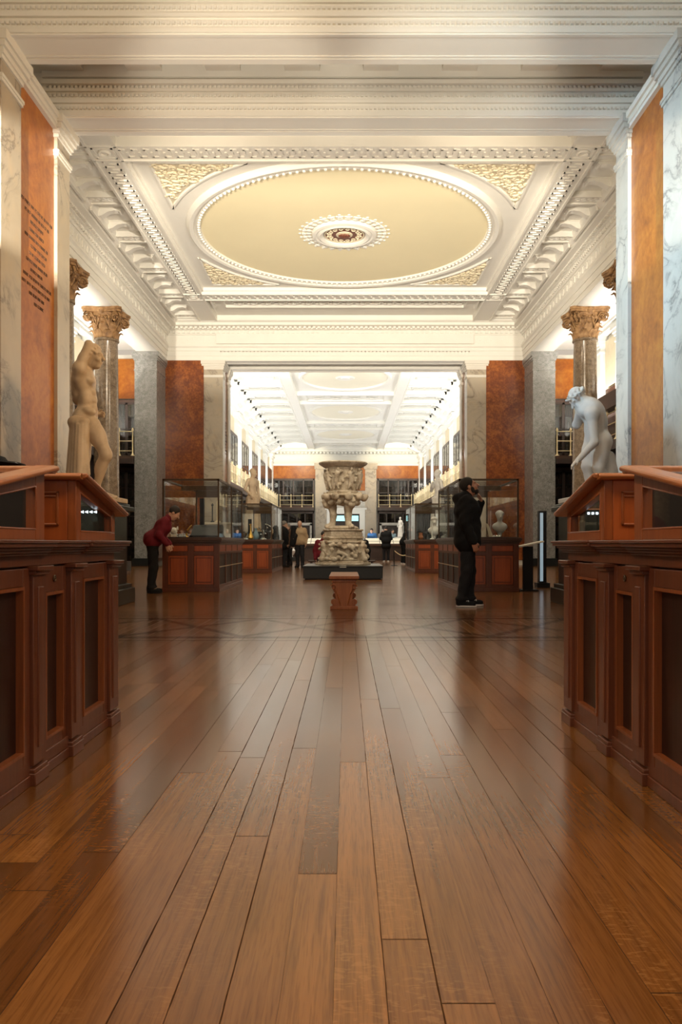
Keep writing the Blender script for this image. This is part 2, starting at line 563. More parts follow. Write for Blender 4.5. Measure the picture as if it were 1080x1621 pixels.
def make_special():
    t = NT('scagliola')
    v = t.coord()
    n1 = t.noise(v, 1.3, 9, .65, 1.)
    n2 = t.noise(v, 9., 6, .6)
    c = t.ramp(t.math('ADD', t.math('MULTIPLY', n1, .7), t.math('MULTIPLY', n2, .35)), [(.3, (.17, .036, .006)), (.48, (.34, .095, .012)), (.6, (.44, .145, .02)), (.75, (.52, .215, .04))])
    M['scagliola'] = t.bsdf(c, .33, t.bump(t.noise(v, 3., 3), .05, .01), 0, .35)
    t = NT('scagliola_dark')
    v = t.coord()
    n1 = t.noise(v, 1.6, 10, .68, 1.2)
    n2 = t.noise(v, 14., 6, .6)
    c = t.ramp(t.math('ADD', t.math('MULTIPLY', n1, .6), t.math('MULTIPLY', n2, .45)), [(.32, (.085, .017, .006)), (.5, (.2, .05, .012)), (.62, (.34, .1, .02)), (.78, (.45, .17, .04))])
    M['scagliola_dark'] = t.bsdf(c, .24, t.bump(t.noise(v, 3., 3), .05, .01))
    for nm, a, b, cc in (('granite', (.08, .056, .036), (.2, .14, .088), (.36, .265, .175)), ('granite_grey', (.14, .14, .135), (.26, .255, .24), (.42, .41, .39))):
        t = NT(nm)
        v = t.coord()
        n1 = t.noise(v, 75., 3, .6)
        n2 = t.noise(v, 9., 5, .65)
        c = t.ramp(t.math('ADD', t.math('MULTIPLY', n1, .65), t.math('MULTIPLY', n2, .35)), [(.4, a), (.5, b), (.62, cc)])
        M[nm] = t.bsdf(c, .2)
    t = NT('capital_stone')
    v = t.coord()
    c = t.ramp(t.noise(v, 7., 6), [(.3, (.14, .065, .022)), (.55, (.32, .175, .07)), (.75, (.45, .28, .135))])
    M['capital_stone'] = t.bsdf(c, .6, t.bump(t.noise(v, 25., 4), .3, .01))
    # carved vase stone
    t = NT('vase_stone')
    v = t.coord()
    n = t.noise(v, 4.5, 5, .6, .8)
    f = t.noise(v, 22., 5, .6)
    c = t.ramp(t.math('ADD', t.math('MULTIPLY', n, .7), t.math('MULTIPLY', f, .3)), [(.3, (.22, .165, .11)), (.5, (.5, .42, .31)), (.7, (.72, .65, .53))])
    M['vase_stone'] = t.bsdf(c, .55, t.bump(f, .4, .02))
    # thin glass
    for nm, tint, k in (('glass', (.97, .985, .98), .02), ('dark_glass', (.6, .62, .62), .05)):
        t = NT(nm)
        fr = t.n('LayerWeight', {'Blend': .5})
        fac = t.math('MULTIPLY', t.math('POWER', fr.outputs['Facing'], 4.5), .55)
        tr = t.n('BsdfTransparent', {'Color': tint})
        gl = t.n('BsdfGlossy', {'Color': (1, 1, 1), 'Roughness': .02})
        mx = t.n('MixShader', {0: t.math('ADD', fac, k, clamp=True), 1: tr.outputs[0], 2: gl.outputs[0]})
        t.t.links.new(mx.outputs[0], t.out.inputs[0])
        M[nm] = t.m
    # bookcase shelves of spines
    t = NT('book_spines')
    v = t.coord()
    sp = t.n('SeparateXYZ', {0: v})
    i = t.math('FLOOR', t.math('MULTIPLY', t.math('ADD', sp.outputs[0], sp.outputs[1]), 21.))
    j = t.math('FLOOR', t.math('MULTIPLY', sp.outputs[2], 2.6))
    r = t.n('TexWhiteNoise', {'Vector': t.n('CombineXYZ', {0: i, 1: j})}, noise_dimensions='2D')
    c = t.ramp(r.outputs[0], [(0., (.03, .012, .008)), (.4, (.075, .028, .016)), (.7, (.13, .04, .025)), (.88, (.17, .08, .04)), (1., (.24, .15, .08))])
    M['book_spines'] = t.bsdf(c, .5)
    for nm, c, st in (('led', (.8, .92, 1.), 4.), ('blue_reflection', (.5, .75, .9), .34), ('teal_lamp', (.25, .75, .8), 1.2)):  # the blue strip is a window reflection made to glow
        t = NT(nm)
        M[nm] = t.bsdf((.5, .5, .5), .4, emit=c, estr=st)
    # leafy carved ground for friezes
    t = NT('carved_plaster')
    v = t.coord()
    vo = t.n('TexVoronoi', {'Vector': v, 'Scale': 6.5}, feature='SMOOTH_F1').outputs['Distance']
    n = t.noise(v, 12., 4, .6, 1.)
    M['carved_plaster'] = t.bsdf((.66, .58, .43), .65, t.bump(t.math('ADD', vo, t.math('MULTIPLY', n, .5)), .3, .04))


make_special()
# ================================================================ the setting
HS = 8.28          # underside of the arches and of the entablature over the columns
YA, YB, YC, YD = 11.46, 12.17, 13.70, 14.30    # first opening: pilaster, panel, pilaster
YE, YF, YG, YH = 32.0, 32.6, 33.5, 34.1        # second opening
YEND = 67.0
RW = 4.95          # half width of both openings

struct('floor', MB().box(-10.2, 10.2, -6, 68, -.12, 0), M['plank_floor'])


def beads(mb, axis, a, b, p, q, step, sa, sp, sq):
    """a row of small blocks from a to b along an axis; p, q: the other two coordinates (x,y / x,z / y,z order)"""
    n = max(1, int((b-a)/step))
    for i in range(n):
        t = a+(i+.5)*(b-a)/n
        if axis == 'x': mb.box(t-sa, t+sa, p-sp, p+sp, q-sq, q+sq)
        elif axis == 'y': mb.box(p-sp, p+sp, t-sa, t+sa, q-sq, q+sq)
        else: mb.box(p-sp, p+sp, q-sq, q+sq, t-sa, t+sa)


CAPSTEPS = [(7.60, 7.65, .025), (7.65, 7.70, .04), (7.92, 7.98, .03), (7.98, 8.06, .06), (8.06, 8.14, .10), (8.14, 8.28, .135)]


def stepped_cap(mb, x0, x1, y0, y1, steps=CAPSTEPS):
    for z0, z1, p in steps: mb.box(x0-p, x1+p, y0-p, y1+p, z0, z1)


# near part of the hall, behind and around the viewer
for s, side in ((-1, 'left'), (1, 'right')):
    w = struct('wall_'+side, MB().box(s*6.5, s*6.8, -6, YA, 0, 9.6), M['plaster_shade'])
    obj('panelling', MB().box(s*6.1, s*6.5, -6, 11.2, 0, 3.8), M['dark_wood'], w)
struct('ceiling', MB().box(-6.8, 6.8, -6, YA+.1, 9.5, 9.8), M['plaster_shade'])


def opening(Y0, Y1, Y2, Y3, near):
    for s, side in ((-1, 'left'), (1, 'right')):
        x0 = s*RW
        mar = M['grey_marble'] if (s > 0 and near) else M['cream_marble']
        if near:
            core = MB().box(x0+s*.09, s*6.8, Y0+.02, Y3, 0, HS).box(s*6.8, s*10., Y3-.3, Y3, 0, 9.9)
            w = struct('wall_'+side, core, M['cream_marble'])
        else:
            core = MB().box(x0+s*.09, s*10., Y0+.02, Y3, 0, HS)
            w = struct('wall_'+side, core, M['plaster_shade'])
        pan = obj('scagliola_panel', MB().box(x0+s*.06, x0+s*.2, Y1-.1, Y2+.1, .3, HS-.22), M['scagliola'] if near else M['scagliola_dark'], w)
        crown = MB()
        for z0, z1, p in ((HS-.24, HS-.18, .07), (HS-.18, HS-.1, .1), (HS-.1, HS, .14)): crown.box(x0+s*.06-s*p, x0+s*.2, Y1, Y2, z0, z1)
        obj('crown_moulding', crown, M['plaster_shade'], w)
        for ya, yb, first in ((Y0, Y1, True), (Y2, Y3, False)):
            mb = MB()
            xo = s*5.72
            if first or not near:
                mb.box(x0, xo if (first or not near) else x0+s*.2, ya, yb, 0, HS)
            else:
                mb.box(x0, s*5.72, ya, yb, 0, HS)
            p = obj('pilaster', mb, mar, w)
            c = MB()
            stepped_cap(c, min(x0, s*5.72), max(x0, s*5.72), ya, yb, CAPSTEPS if near else [(a, b, q*.8) for a, b, q in CAPSTEPS])
            stepped_cap(c, min(x0, s*5.72), max(x0, s*5.72), ya, yb, [(0, .18, .07), (.18, .26, .045)])
            obj('capital', c, M['plaster_shade'] if s < 0 or not near else M['grey_marble'], p)
        if near:
            # thin joints of the marble facing
            pass
    # the two ribs and the coffered strip between them
    top = 9.75
    for k, (ya, yb) in enumerate(((Y0, Y1), (Y2, Y3))):
        mb = MB().box(-6.8, 6.8, ya, yb, HS, top)
        rib = struct('trim_%d' % (1+k+(0 if near else 2)), mb, M['plaster'])
        d = MB()
        for ye, sg in ((ya, -1), (yb, 1)):
            d.box(-5.2, 5.2, ye, ye+sg*.03, HS+.0, HS+.07)
            d.box(-5.2, 5.2, ye, ye+sg*.05, HS+.22, HS+.27)
            d.box(-5.2, 5.2, ye, ye+sg*.05, HS+.42, HS+.47)
            d.box(-5.2, 5.2, ye, ye+sg*.09, HS+.53, HS+.6)
            d.box(-5.2, 5.2, ye, ye+sg*(.13 if k == 0 and sg < 0 else .06), HS+.66, top)
        # raised lips along the underside
        d.box(-RW, RW, ya, ya+.05, HS-.02, HS).box(-RW, RW, yb-.13, yb, HS-.02, HS).box(-RW, RW, yb-.19, yb-.15, HS-.012, HS)
        d.box(-RW, -RW+.12, ya+.05, yb-.2, HS-.02, HS).box(RW-.12, RW, ya+.05, yb-.2, HS-.02, HS)
        obj('fascia_moulding', d, M['plaster'], rib)
        b = MB()
        for z in ((HS+.14, HS+.36, HS+.5) if near else (HS+.36,)):
            beads(b, 'x', -5.1, 5.1, ya-.015, z, .075 if near else .15, .02, .025, .022)
        obj('bead_row', b, M['plaster'], rib)
    zc = 9.04 if near else 8.8
    mb = MB()
    # coffers
    step, half = 1.36, .38
    xs = [-.02+step*i for i in range(-3, 4)]
    edges = [-6.6]
    for c in xs: edges += [c-half, c+half]
    edges.append(6.6)
    ya, yb = Y1+.12, Y2-.12
    for i in range(0, len(edges), 2): mb.box(edges[i], edges[i+1], Y1, Y2, zc, zc+.4)
    for c in xs:
        mb.box(c-half, c+half, Y1, Y1+.3, zc, zc+.4).box(c-half, c+half, Y2-.05, Y2, zc, zc+.4)
    mb.box(-6.6, 6.6, Y1, Y2, zc+.16, zc+.42)
    struct('ceiling', mb, M['plaster'])


opening(YA, YB, YC, YD, True)
opening(YE, YF, YG, YH, False)
w0 = struct('wall_front', MB().box(-6.8, 6.8, YA-.02, YA+.25, 9.6, 9.9), M['plaster'])


# carved lettering on two of the reveals: rows of small dark letter-like cuts
def lettering(name, x, yc, zc, rows, pitch, cap_h, sgn, parent):
    rnd = random.Random(5)
    mb = MB()
    for r, ln in enumerate(rows):
        z = zc-r*pitch
        y = yc-ln/2
        while y < yc+ln/2-.02:
            wl = rnd.uniform(2, 7)
            for q in range(int(wl)):
                lw = cap_h*.62
                k = rnd.randrange(5)
                t = cap_h*.17
                x0, x1 = x, x-sgn*.004
                mb.box(x0, x1, y, y+t, z, z+cap_h)
                if k in (0, 1, 3): mb.box(x0, x1, y+t, y+lw, z+cap_h-t, z+cap_h)
                if k in (0, 2, 4): mb.box(x0, x1, y+lw-t, y+lw, z, z+cap_h)
                if k in (1, 4): mb.box(x0, x1, y+t, y+lw, z+cap_h*.42, z+cap_h*.42+t)
                if k in (2, 3): mb.box(x0, x1, y+t, y+lw, z, z+t)
                y += cap_h*.86
            y += cap_h*.5
    return obj(name, mb, M['letter_ink'], parent)


wl = [o for o in COL.objects if o.name.startswith('wall_left') and o.parent is None]
near_left = wl[1]
far_left = wl[2]
lettering('inscription', -RW-.06, 12.93, 6.28, [1.42, .95, .52, .6, .95, .5, .62, .85, .5, 1.08, 1.18, .62, .22], .128, .05, -1, near_left)
lettering('inscription', -RW-.06, 33.05, 5.9, [.8, .5, .3, .4, .55, .3, .4, .5, .3, .6, .4], .13, .065, -1, far_left)

# ---------------------------------------------------------------- middle of the hall
XE = 7.22           # inner face of the entablature
ZT = 9.95           # ceiling field
for s, side in ((-1, 'left'), (1, 'right')):
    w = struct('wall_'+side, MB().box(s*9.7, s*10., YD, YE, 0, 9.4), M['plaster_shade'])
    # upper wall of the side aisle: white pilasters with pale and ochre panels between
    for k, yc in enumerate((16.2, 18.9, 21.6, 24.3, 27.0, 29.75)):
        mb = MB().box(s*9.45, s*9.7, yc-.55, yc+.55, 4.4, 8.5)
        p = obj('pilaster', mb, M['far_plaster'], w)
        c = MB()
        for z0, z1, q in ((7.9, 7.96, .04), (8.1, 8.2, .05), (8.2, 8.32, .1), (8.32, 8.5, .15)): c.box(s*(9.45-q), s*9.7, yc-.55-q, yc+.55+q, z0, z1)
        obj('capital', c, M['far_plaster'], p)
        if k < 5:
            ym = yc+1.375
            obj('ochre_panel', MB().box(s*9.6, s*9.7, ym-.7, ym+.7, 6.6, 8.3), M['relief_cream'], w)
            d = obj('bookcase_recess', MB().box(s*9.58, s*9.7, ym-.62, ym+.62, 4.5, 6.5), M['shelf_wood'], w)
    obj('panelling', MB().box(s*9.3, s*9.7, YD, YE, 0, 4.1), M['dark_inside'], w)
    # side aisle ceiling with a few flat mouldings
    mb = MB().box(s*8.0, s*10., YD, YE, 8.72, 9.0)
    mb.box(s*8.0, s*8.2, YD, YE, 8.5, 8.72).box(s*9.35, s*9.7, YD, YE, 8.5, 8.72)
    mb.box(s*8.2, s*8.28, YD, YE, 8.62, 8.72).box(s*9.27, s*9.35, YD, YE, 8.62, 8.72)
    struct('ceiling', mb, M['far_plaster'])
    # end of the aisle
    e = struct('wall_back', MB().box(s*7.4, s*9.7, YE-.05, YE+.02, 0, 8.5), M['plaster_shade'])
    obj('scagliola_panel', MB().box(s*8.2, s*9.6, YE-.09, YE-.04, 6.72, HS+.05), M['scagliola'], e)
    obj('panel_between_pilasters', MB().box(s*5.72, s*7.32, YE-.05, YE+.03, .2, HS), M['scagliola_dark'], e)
    d = MB().box(s*8.2, s*9.6, YE-.12, YE-.05, 3.9, 6.7)
    obj('dark_surround', d, M['dark_wood'], e)
    # granite pilaster that ends the row of columns
    g = MB().box(s*7.27, s*8.13, 30.5, YE, .3, HS)
    q = struct('wall_back', g, M['granite_grey'])
    c = MB()
    for z0, z1, p in ((7.55, 7.6, .02), (7.95, 8.02, .03), (8.02, 8.1, .06), (8.1, 8.28, .09)): c.box(s*7.27-s*p, s*8.13+s*p, 30.5-p, YE, z0, z1)
    obj('capital', c, M['granite_grey'], q)
    obj('base', MB().box(s*7.2, s*8.2, 30.4, YE, 0, .3), M['black_stone'], q)

# entablature over the columns and across both ends
PROF = [(0, 8.28), (0, 8.46), (.03, 8.46), (.03, 8.66), (.06, 8.66), (.06, 8.78), (.11, 8.83), (.11, 8.9), (.03, 8.9), (.03, 9.3), (.07, 9.3), (.1, 9.36), (.1, 9.46),
        (.2, 9.5), (.2, 9.56), (.46, 9.6), (.46, 9.7), (.56, 9.76), (.6, 9.86), (.6, ZT+.05)]
ent = []
for s in (-1, 1):
    prof = [(s*(XE-p), z) for p, z in PROF]+[(s*8.05, ZT+.05), (s*8.05, 8.28)]
    o = struct('trim_5' if s < 0 else 'trim_6', MB().prism(prof, 'y', YD, YE), M['plaster'], sharp=25)
    ent.append(o)
    r, e, d, sc = MB(), MB(), MB(), MB()
    n = 41
    for i in range(n):
        y = YD+.2+(YE-YD-.4)*(i+.5)/n
        r.torus((s*(XE-.02), y, 9.1), .145, .022, 16, 5, 'x')
        r.torus((s*(XE-.02), y, 9.1), .07, .02, 10, 4, 'x')
        r.sphere((s*(XE-.02), y, 9.1), .03, 6, 4)
        r.box(s*(XE-.06), s*XE, y+.195, y+.235, 9.0, 9.2)
    beads(e, 'y', YD, YE, s*(XE-.11), 9.41, .16, .045, .05, .05)
    beads(d, 'y', YD, YE, s*(XE-.24), 9.555, .115, .036, .06, .04)
    obj('ring_frieze', r, M['plaster'], o)
    obj('egg_moulding', e, M['plaster'], o)
    obj('dentil_row', d, M['plaster'], o)
for k, (yf, sg) in enumerate(((YE, -1), (YD, 1))):
    prof = [(yf+sg*(p+.01), z) for p, z in PROF]+[(yf+sg*.002, ZT+.05), (yf+sg*.002, 8.28)]
    o = struct('trim_%d' % (7+k), MB().prism(prof, 'x', -XE, XE), M['plaster'], sharp=25)
    if k == 0:
        r, e, d = MB(), MB(), MB()
        n = 32
        for i in range(n):
            x = -XE+.2+(2*XE-.4)*(i+.5)/n
            r.torus((x, yf-.02, 9.1), .165, .022, 18, 5, 'y')
            r.torus((x, yf-.02, 9.1), .085, .02, 12, 4, 'y')
            r.sphere((x, yf-.02, 9.1), .035, 6, 4)
            r.box(x+.2, x+.24, yf-.06, yf, 8.98, 9.22)
        beads(e, 'x', -XE, XE, yf-.12, 9.41, .2, .055, .05, .05)
        beads(d, 'x', -XE, XE, yf-.26, 9.555, .19, .055, .08, .05)
        obj('ring_frieze', r, M['plaster'], o)
        obj('egg_moulding', e, M['plaster'], o)
        obj('dentil_row', d, M['plaster'], o)

# ---------------------------------------------------------------- the great ceiling
cl = struct('ceiling', MB().box(-8.05, 8.05, YD-.1, YE+.1, ZT, ZT+.3), M['plaster'])
YM = 23.18
PX, PY = 5.08, 4.88
beam = MB()
for s in (-1, 1):
    beam.box(s*PX, s*(PX+.72), YD+.5, YE-.5, ZT-.2, ZT)
    beam.box(s*(PX-.06), s*(PX), YM-PY, YM+PY, ZT-.12, ZT)
    beam.box(-PX, PX, YM+s*PY, YM+s*(PY+.72), ZT-.2, ZT)
    beam.box(-PX, PX, YM+s*(PY-.06), YM+s*PY, ZT-.12, ZT)
    beam.box(s*PX, s*(PX+.06), YD+.6, YE-.6, ZT-.24, ZT-.2).box(s*(PX+.66), s*(PX+.72), YD+.6, YE-.6, ZT-.24, ZT-.2)
    for q in (PY, PY+.66): beam.box(-PX, PX, YM+s*q, YM+s*(q+.06), ZT-.24, ZT-.2)
obj('ceiling_beam', beam, M['plaster'], cl)
key = MB()
for s in (-1, 1):
    y, i = YM-PY, 0
    while y < YM+PY-.02:
        x0 = s*(PX+.36)
        o = .08 if i % 2 else -.08
        key.box(x0+o-.12, x0+o+.12, y, y+.05, ZT-.225, ZT-.2)
        key.box(x0+o*2-.02, x0+o*2+.02, y, y+.15, ZT-.225, ZT-.2)
        y += .14
        i += 1
    x, i = -PX, 0
    while x < PX-.02:
        y0 = YM+s*(PY+.36)
        o = .08 if i % 2 else -.08
        key.box(x, x+.05, y0+o-.12, y0+o+.12, ZT-.225, ZT-.2)
        key.box(x, x+.15, y0+o*2-.02, y0+o*2+.02, ZT-.225, ZT-.2)
        x += .14
        i += 1
    for t in (-1, 1):
        cx, cy = s*(PX+.36), YM+t*(PY+.36)
        for a in (-.24, .2): key.box(cx-.24, cx+.24, cy+a, cy+a+.04, ZT-.23, ZT-.2).box(cx+a, cx+a+.04, cy-.24, cy+.24, ZT-.23, ZT-.2)
        key.torus((cx, cy, ZT-.215), .12, .035, 12, 5)
        for u in (-.34, .3): key.box(cx-.36, cx+.36, cy+u, cy+u+.04, ZT-.24, ZT-.2)
obj('key_pattern', key, M['plaster'], cl)
R0 = 4.3
obj('roundel', MB().lathe([(0, ZT-.012), (R0-.1, ZT-.012), (R0-.1, ZT+.02)], 96, (0, YM, 0)), M['roundel_cream'], cl)
obj('roundel_moulding', MB().lathe([(R0-.16, ZT), (R0-.14, ZT-.06), (R0-.05, ZT-.07), (R0-.03, ZT-.03), (R0+.04, ZT-.03), (R0+.06, ZT-.11), (R0+.16, ZT-.13), (R0+.22, ZT-.08), (R0+.25, ZT)], 96, (0, YM, 0)), M['plaster'], cl)
b = MB()
for i in range(150):
    a = 2*PI*i/150
    b.sphere(((R0-.09)*math.cos(a), YM+(R0-.09)*math.sin(a), ZT-.075), .045, 6, 4)
obj('roundel_beads', b, M['plaster'], cl)
# corner panels with carved foliage
rnd = random.Random(3)
for sx in (-1, 1):
    for sy in (-1, 1):
        cx, cy = sx*4.62, YM+sy*4.42
        RR = 4.98
        pts = [(cx, cy)]
        ya = math.sqrt(max(0, RR*RR-cx*cx))
        xa = math.sqrt(max(0, RR*RR-(cy-YM)**2))
        a0 = math.atan2(sy*ya, cx)
        a1 = math.atan2(cy-YM, sx*xa)
        d = a1-a0
        if d > PI: d -= 2*PI
        if d < -PI: d += 2*PI
        arc = [(RR*math.cos(a0+d*i/14), YM+RR*math.sin(a0+d*i/14)) for i in range(15)]
        poly = [(cx, cy)]+arc
        fr = MB().tube([(x, y, ZT-.01) for x, y in poly], .05, 6, True)
        p = obj('corner_panel', MB().prism(poly, 'z', ZT-.012, ZT+.02), M['carved_plaster'], cl)
        obj('panel_moulding', fr, M['plaster'], p)
        lf = MB()
        tries = 0
        placed = []
        while len(placed) < 46 and tries < 4000:
            tries += 1
            x = cx-sx*rnd.uniform(.12, 2.5)
            y = cy-sy*rnd.uniform(.12, 2.3)
            if math.hypot(x, y-YM) < RR+.13: continue
            if any(math.hypot(x-u, y-v) < .2 for u, v in placed): continue
            placed.append((x, y))
            r0, th = rnd.uniform(.09, .16), rnd.uniform(0, 6.28)
            dr = rnd.choice((-1, 1))
            sp = [(x+r0*(1-i/13)*math.cos(th+dr*i*.62), y+r0*(1-i/13)*math.sin(th+dr*i*.62), ZT-.03-.01*i/13) for i in range(12)]
            lf.tube(sp, [.045*(1-i/16) for i in range(12)], 6)
            for q in range(3):
                a = th+q*2.1
                lf.sphere((x+.13*math.cos(a), y+.13*math.sin(a), ZT-.03), (.055, .035, .03), 6, 4)
        obj('carved_foliage', lf, M['relief_cream'], p)
# rosette in the middle
rs = obj('rosette', MB().lathe([(0, ZT-.04), (.62, ZT-.04), (.64, ZT-.1), (.72, ZT-.14), (.8, ZT-.1), (.84, ZT-.12), (.93, ZT-.1), (.97, ZT)], 64, (0, YM-.1, 0)), M['plaster'], cl)
lf = MB()
for i in range(30):
    a = 2*PI*i/30
    ca, sa = math.cos(a), math.sin(a)
    for rr, wd, z in ((1.05, .1, .02), (1.18, .075, .025), (1.3, .05, .01)):
        lf.sphere((rr*ca, YM-.1+rr*sa, ZT-z), (wd, wd, .03), 7, 4)
    for t in (-1, 1):
        b0 = a+t*.062
        lf.sphere((1.19*math.cos(b0), YM-.1+1.19*math.sin(b0), ZT-.01), (.05, .05, .03), 6, 4)
obj('acanthus_ring', lf, M['plaster'], rs)
md = obj('medallion', MB().lathe([(0, ZT-.055), (.6, ZT-.055), (.6, ZT-.02)], 48, (0, YM-.1, 0)), M['medallion_brown'], rs)
g = MB()
for i in range(14):
    a = 2*PI*i/14
    g.torus((.43*math.cos(a), YM-.1+.43*math.sin(a), ZT-.06), .06, .016, 8, 4)
    g.sphere((.5*math.cos(a+.22), YM-.1+.5*math.sin(a+.22), ZT-.06), (.035, .035, .03), 6, 4)
g.torus((0, YM-.1, ZT-.06), .57, .02, 40, 5)
g.lathe([(0, ZT-.1), (.1, ZT-.1), (.24, ZT-.07), (.25, ZT-.05)], 20, (0, YM-.1, 0))
obj('gilded_wreath', g, M['relief_cream'], md)
k = MB()
for i in range(9):
    a = 2*PI*i/9
    k.sphere((.11*math.cos(a), YM-.12+.08*math.sin(a), ZT-.1), (.075, .06, .04), 7, 4)
k.sphere((0, YM-.1, ZT-.11), (.09, .14, .05), 8, 5)
obj('carved_centre', k, M['medallion_brown'], md)
# panels of foliage before and behind the great square, cross bands and scroll brackets at the sides
fp = MB()
for s in (-1, 1):
    yc = YM+s*(PY+1.55)
    for u in (-.5, .44): fp.box(-PX+.5, PX-.5, yc+u, yc+u+.06, ZT-.1, ZT)
    for u in (-PX+.5, PX-.56): fp.box(u, u+.06, yc-.5, yc+.5, ZT-.1, ZT)
    for x0, x1 in ((-PX+.1, -PX+.16), (PX-.16, PX-.1)): fp.box(x0, x1, yc-.6, yc+.6, ZT-.14, ZT)
    for i in range(34):
        x = -PX+.85+i*(2*PX-1.7)/33
        dr = 1 if i % 2 else -1
        fp.tube([(x+.15*(1-q/11)*math.cos(dr*q*.62), yc+dr*.1+.15*(1-q/11)*math.sin(dr*q*.62), ZT-.04) for q in range(10)], [.035*(1-q/13) for q in range(10)], 5)
        fp.sphere((x+.1, yc-dr*.18, ZT-.03), (.09, .05, .04), 6, 4)
obj('foliage_panel', fp, M['plaster'], cl)
bands, br = MB(), MB()
for s in (-1, 1):
    yk = [YM-PY-.36+2.62*i for i in range(-1, 6)]
    for y in yk:
        if not (YD+.6 < y < YE-.6): continue
        bands.box(s*(PX+.7), s*6.7, y-.2, y+.2, ZT-.12, ZT).box(s*(PX+.7), s*6.7, y-.24, y-.19, ZT-.16, ZT).box(s*(PX+.7), s*6.7, y+.19, y+.24, ZT-.16, ZT)
        for i in range(6):
            bands.torus((s*(PX+.85+.16*i), y, ZT-.12), .07, .02, 8, 4)
        for u in (.87, 1.75):
            yy = y+u
            if yy > YE-.6: continue
            # scroll bracket
            px = [(6.66, ZT), (6.66, ZT-.24), (6.54, ZT-.21), (6.38, ZT-.11), (6.2, ZT-.08), (6.1, ZT-.09), (6.02, ZT-.06), (6.05, ZT)]
            br.prism([(s*a, z) for a, z in px], 'y', yy-.11, yy+.11)
            br.box(s*5.98, s*6.7, yy-.14, yy+.14, ZT-.02, ZT)
            br.tube([(s*(6.08), yy-.125, ZT-.07), (s*6.08, yy+.125, ZT-.07)], .045, 10)
            br.tube([(s*(6.6), yy-.12, ZT-.16), (s*6.6, yy+.12, ZT-.16)], .07, 10)
        if y+2.62 < YE:
            bands.box(s*(PX+.72), s*(PX+.78), y+.24, y+2.38, ZT-.14, ZT).box(s*6.64, s*6.7, y+.24, y+2.38, ZT-.3, ZT)
obj('cross_band', bands, M['plaster'], cl)
obj('scroll_bracket_rows', br, M['plaster'], cl)

# ---------------------------------------------------------------- far gallery
FX = 6.25
for s, side in ((-1, 'left'), (1, 'right')):
    w = struct('wall_'+side, MB().box(s*(FX+.1), s*(FX+.5), YH, YEND, 0, 9.2), M['far_plaster'])
    for i, yc in enumerate((35.5, 40.6, 45.7, 50.8, 55.9, 61.0, 66.1)):
        mb = MB().box(s*(FX-.12), s*(FX+.1), yc-.95, yc+.95, 3.9, 8.3)
        p = obj('pilaster', mb, M['far_plaster'], w)
        c = MB()
        for z0, z1, q in ((7.65, 7.75, .06), (7.95, 8.08, .06), (8.08, 8.3, .14), (3.9, 4.15, .06)): c.box(s*(FX-.12-q), s*(FX+.1), yc-.95-q, yc+.95+q, z0, z1)
        obj('capital', c, M['far_plaster'], p)
    for yc in (38.05, 43.15, 48.25, 53.35, 58.45, 63.55):
        obj('ochre_panel', MB().box(s*(FX+.04), s*(FX+.1), yc-1.45, yc+1.45, 7.0, 7.95), M['relief_cream'], w)
    # cornice with heavy brackets
    prof = [(s*a, z) for a, z in ((FX+.1, 8.3), (FX-.1, 8.3), (FX-.14, 8.45), (FX-.3, 8.5), (FX-.3, 8.62), (FX-.62, 8.7), (FX-.66, 8.86), (FX-.7, 9.0), (FX+.1, 9.0))]
    tr = struct('trim_%d' % (9 if s < 0 else 10), MB().prism(prof, 'y', YH, YEND), M['far_plaster'], sharp=25)
    bb, dd = MB(), MB()
    y = YH+.6
    while y < YEND:
        pr = [(FX-.1, 8.7), (FX-.1, 8.32), (FX-.4, 8.4), (FX-.85, 8.62), (FX-1.15, 8.8), (FX-1.15, 8.96), (FX-.5, 8.96)]
        bb.prism([(s*a, z) for a, z in pr], 'y', y-.3, y+.3)
        bb.tube([(s*(FX-1.06), y-.33, 8.85), (s*(FX-1.06), y+.33, 8.85)], .12, 8)
        y += 2.55
    beads(dd, 'y', YH, YEND, s*(FX-.36), 8.58, .26, .07, .07, .06)
    obj('scroll_bracket_row', bb, M['far_plaster'], tr)
    obj('dentil_row', dd, M['far_plaster'], tr)
ZF = 9.06
cf = struct('ceiling', MB().box(-FX-.5, FX+.5, YH-.1, YEND+.3, ZF, ZF+.25), M['far_plaster'])
bm_ = MB()
for s in (-1, 1):
    bm_.box(s*2.62, s*3.2, YH, YEND, ZF-.22, ZF)
    for q in (2.62, 3.14): bm_.box(s*q, s*(q+.06), YH, YEND, ZF-.27, ZF-.22)
bays = [39.0+10.1*i for i in range(3)]
y = YH+.6
i = 0
while y < YEND-.2:
    for s in (-1, 1):
        bm_.box(s*3.2, s*5.4, y-.22, y+.22, ZF-.2, ZF)
        bm_.box(s*3.2, s*5.4, y-.3, y-.22, ZF-.26, ZF).box(s*3.2, s*5.4, y+.22, y+.3, ZF-.26, ZF)
        bm_.box(s*3.5, s*5.1, y+.62, y+.68, ZF-.08, ZF).box(s*3.5, s*5.1, y+1.85, y+1.91, ZF-.08, ZF)
        bm_.box(s*3.5, s*3.56, y+.62, y+1.9, ZF-.08, ZF).box(s*5.04, s*5.1, y+.62, y+1.9, ZF-.08, ZF)
        bm_.torus((s*4.3, y+1.27, ZF-.03), .22, .06, 12, 5)
    y += 2.55
obj('ceiling_beam', bm_, M['far_plaster'], cf)
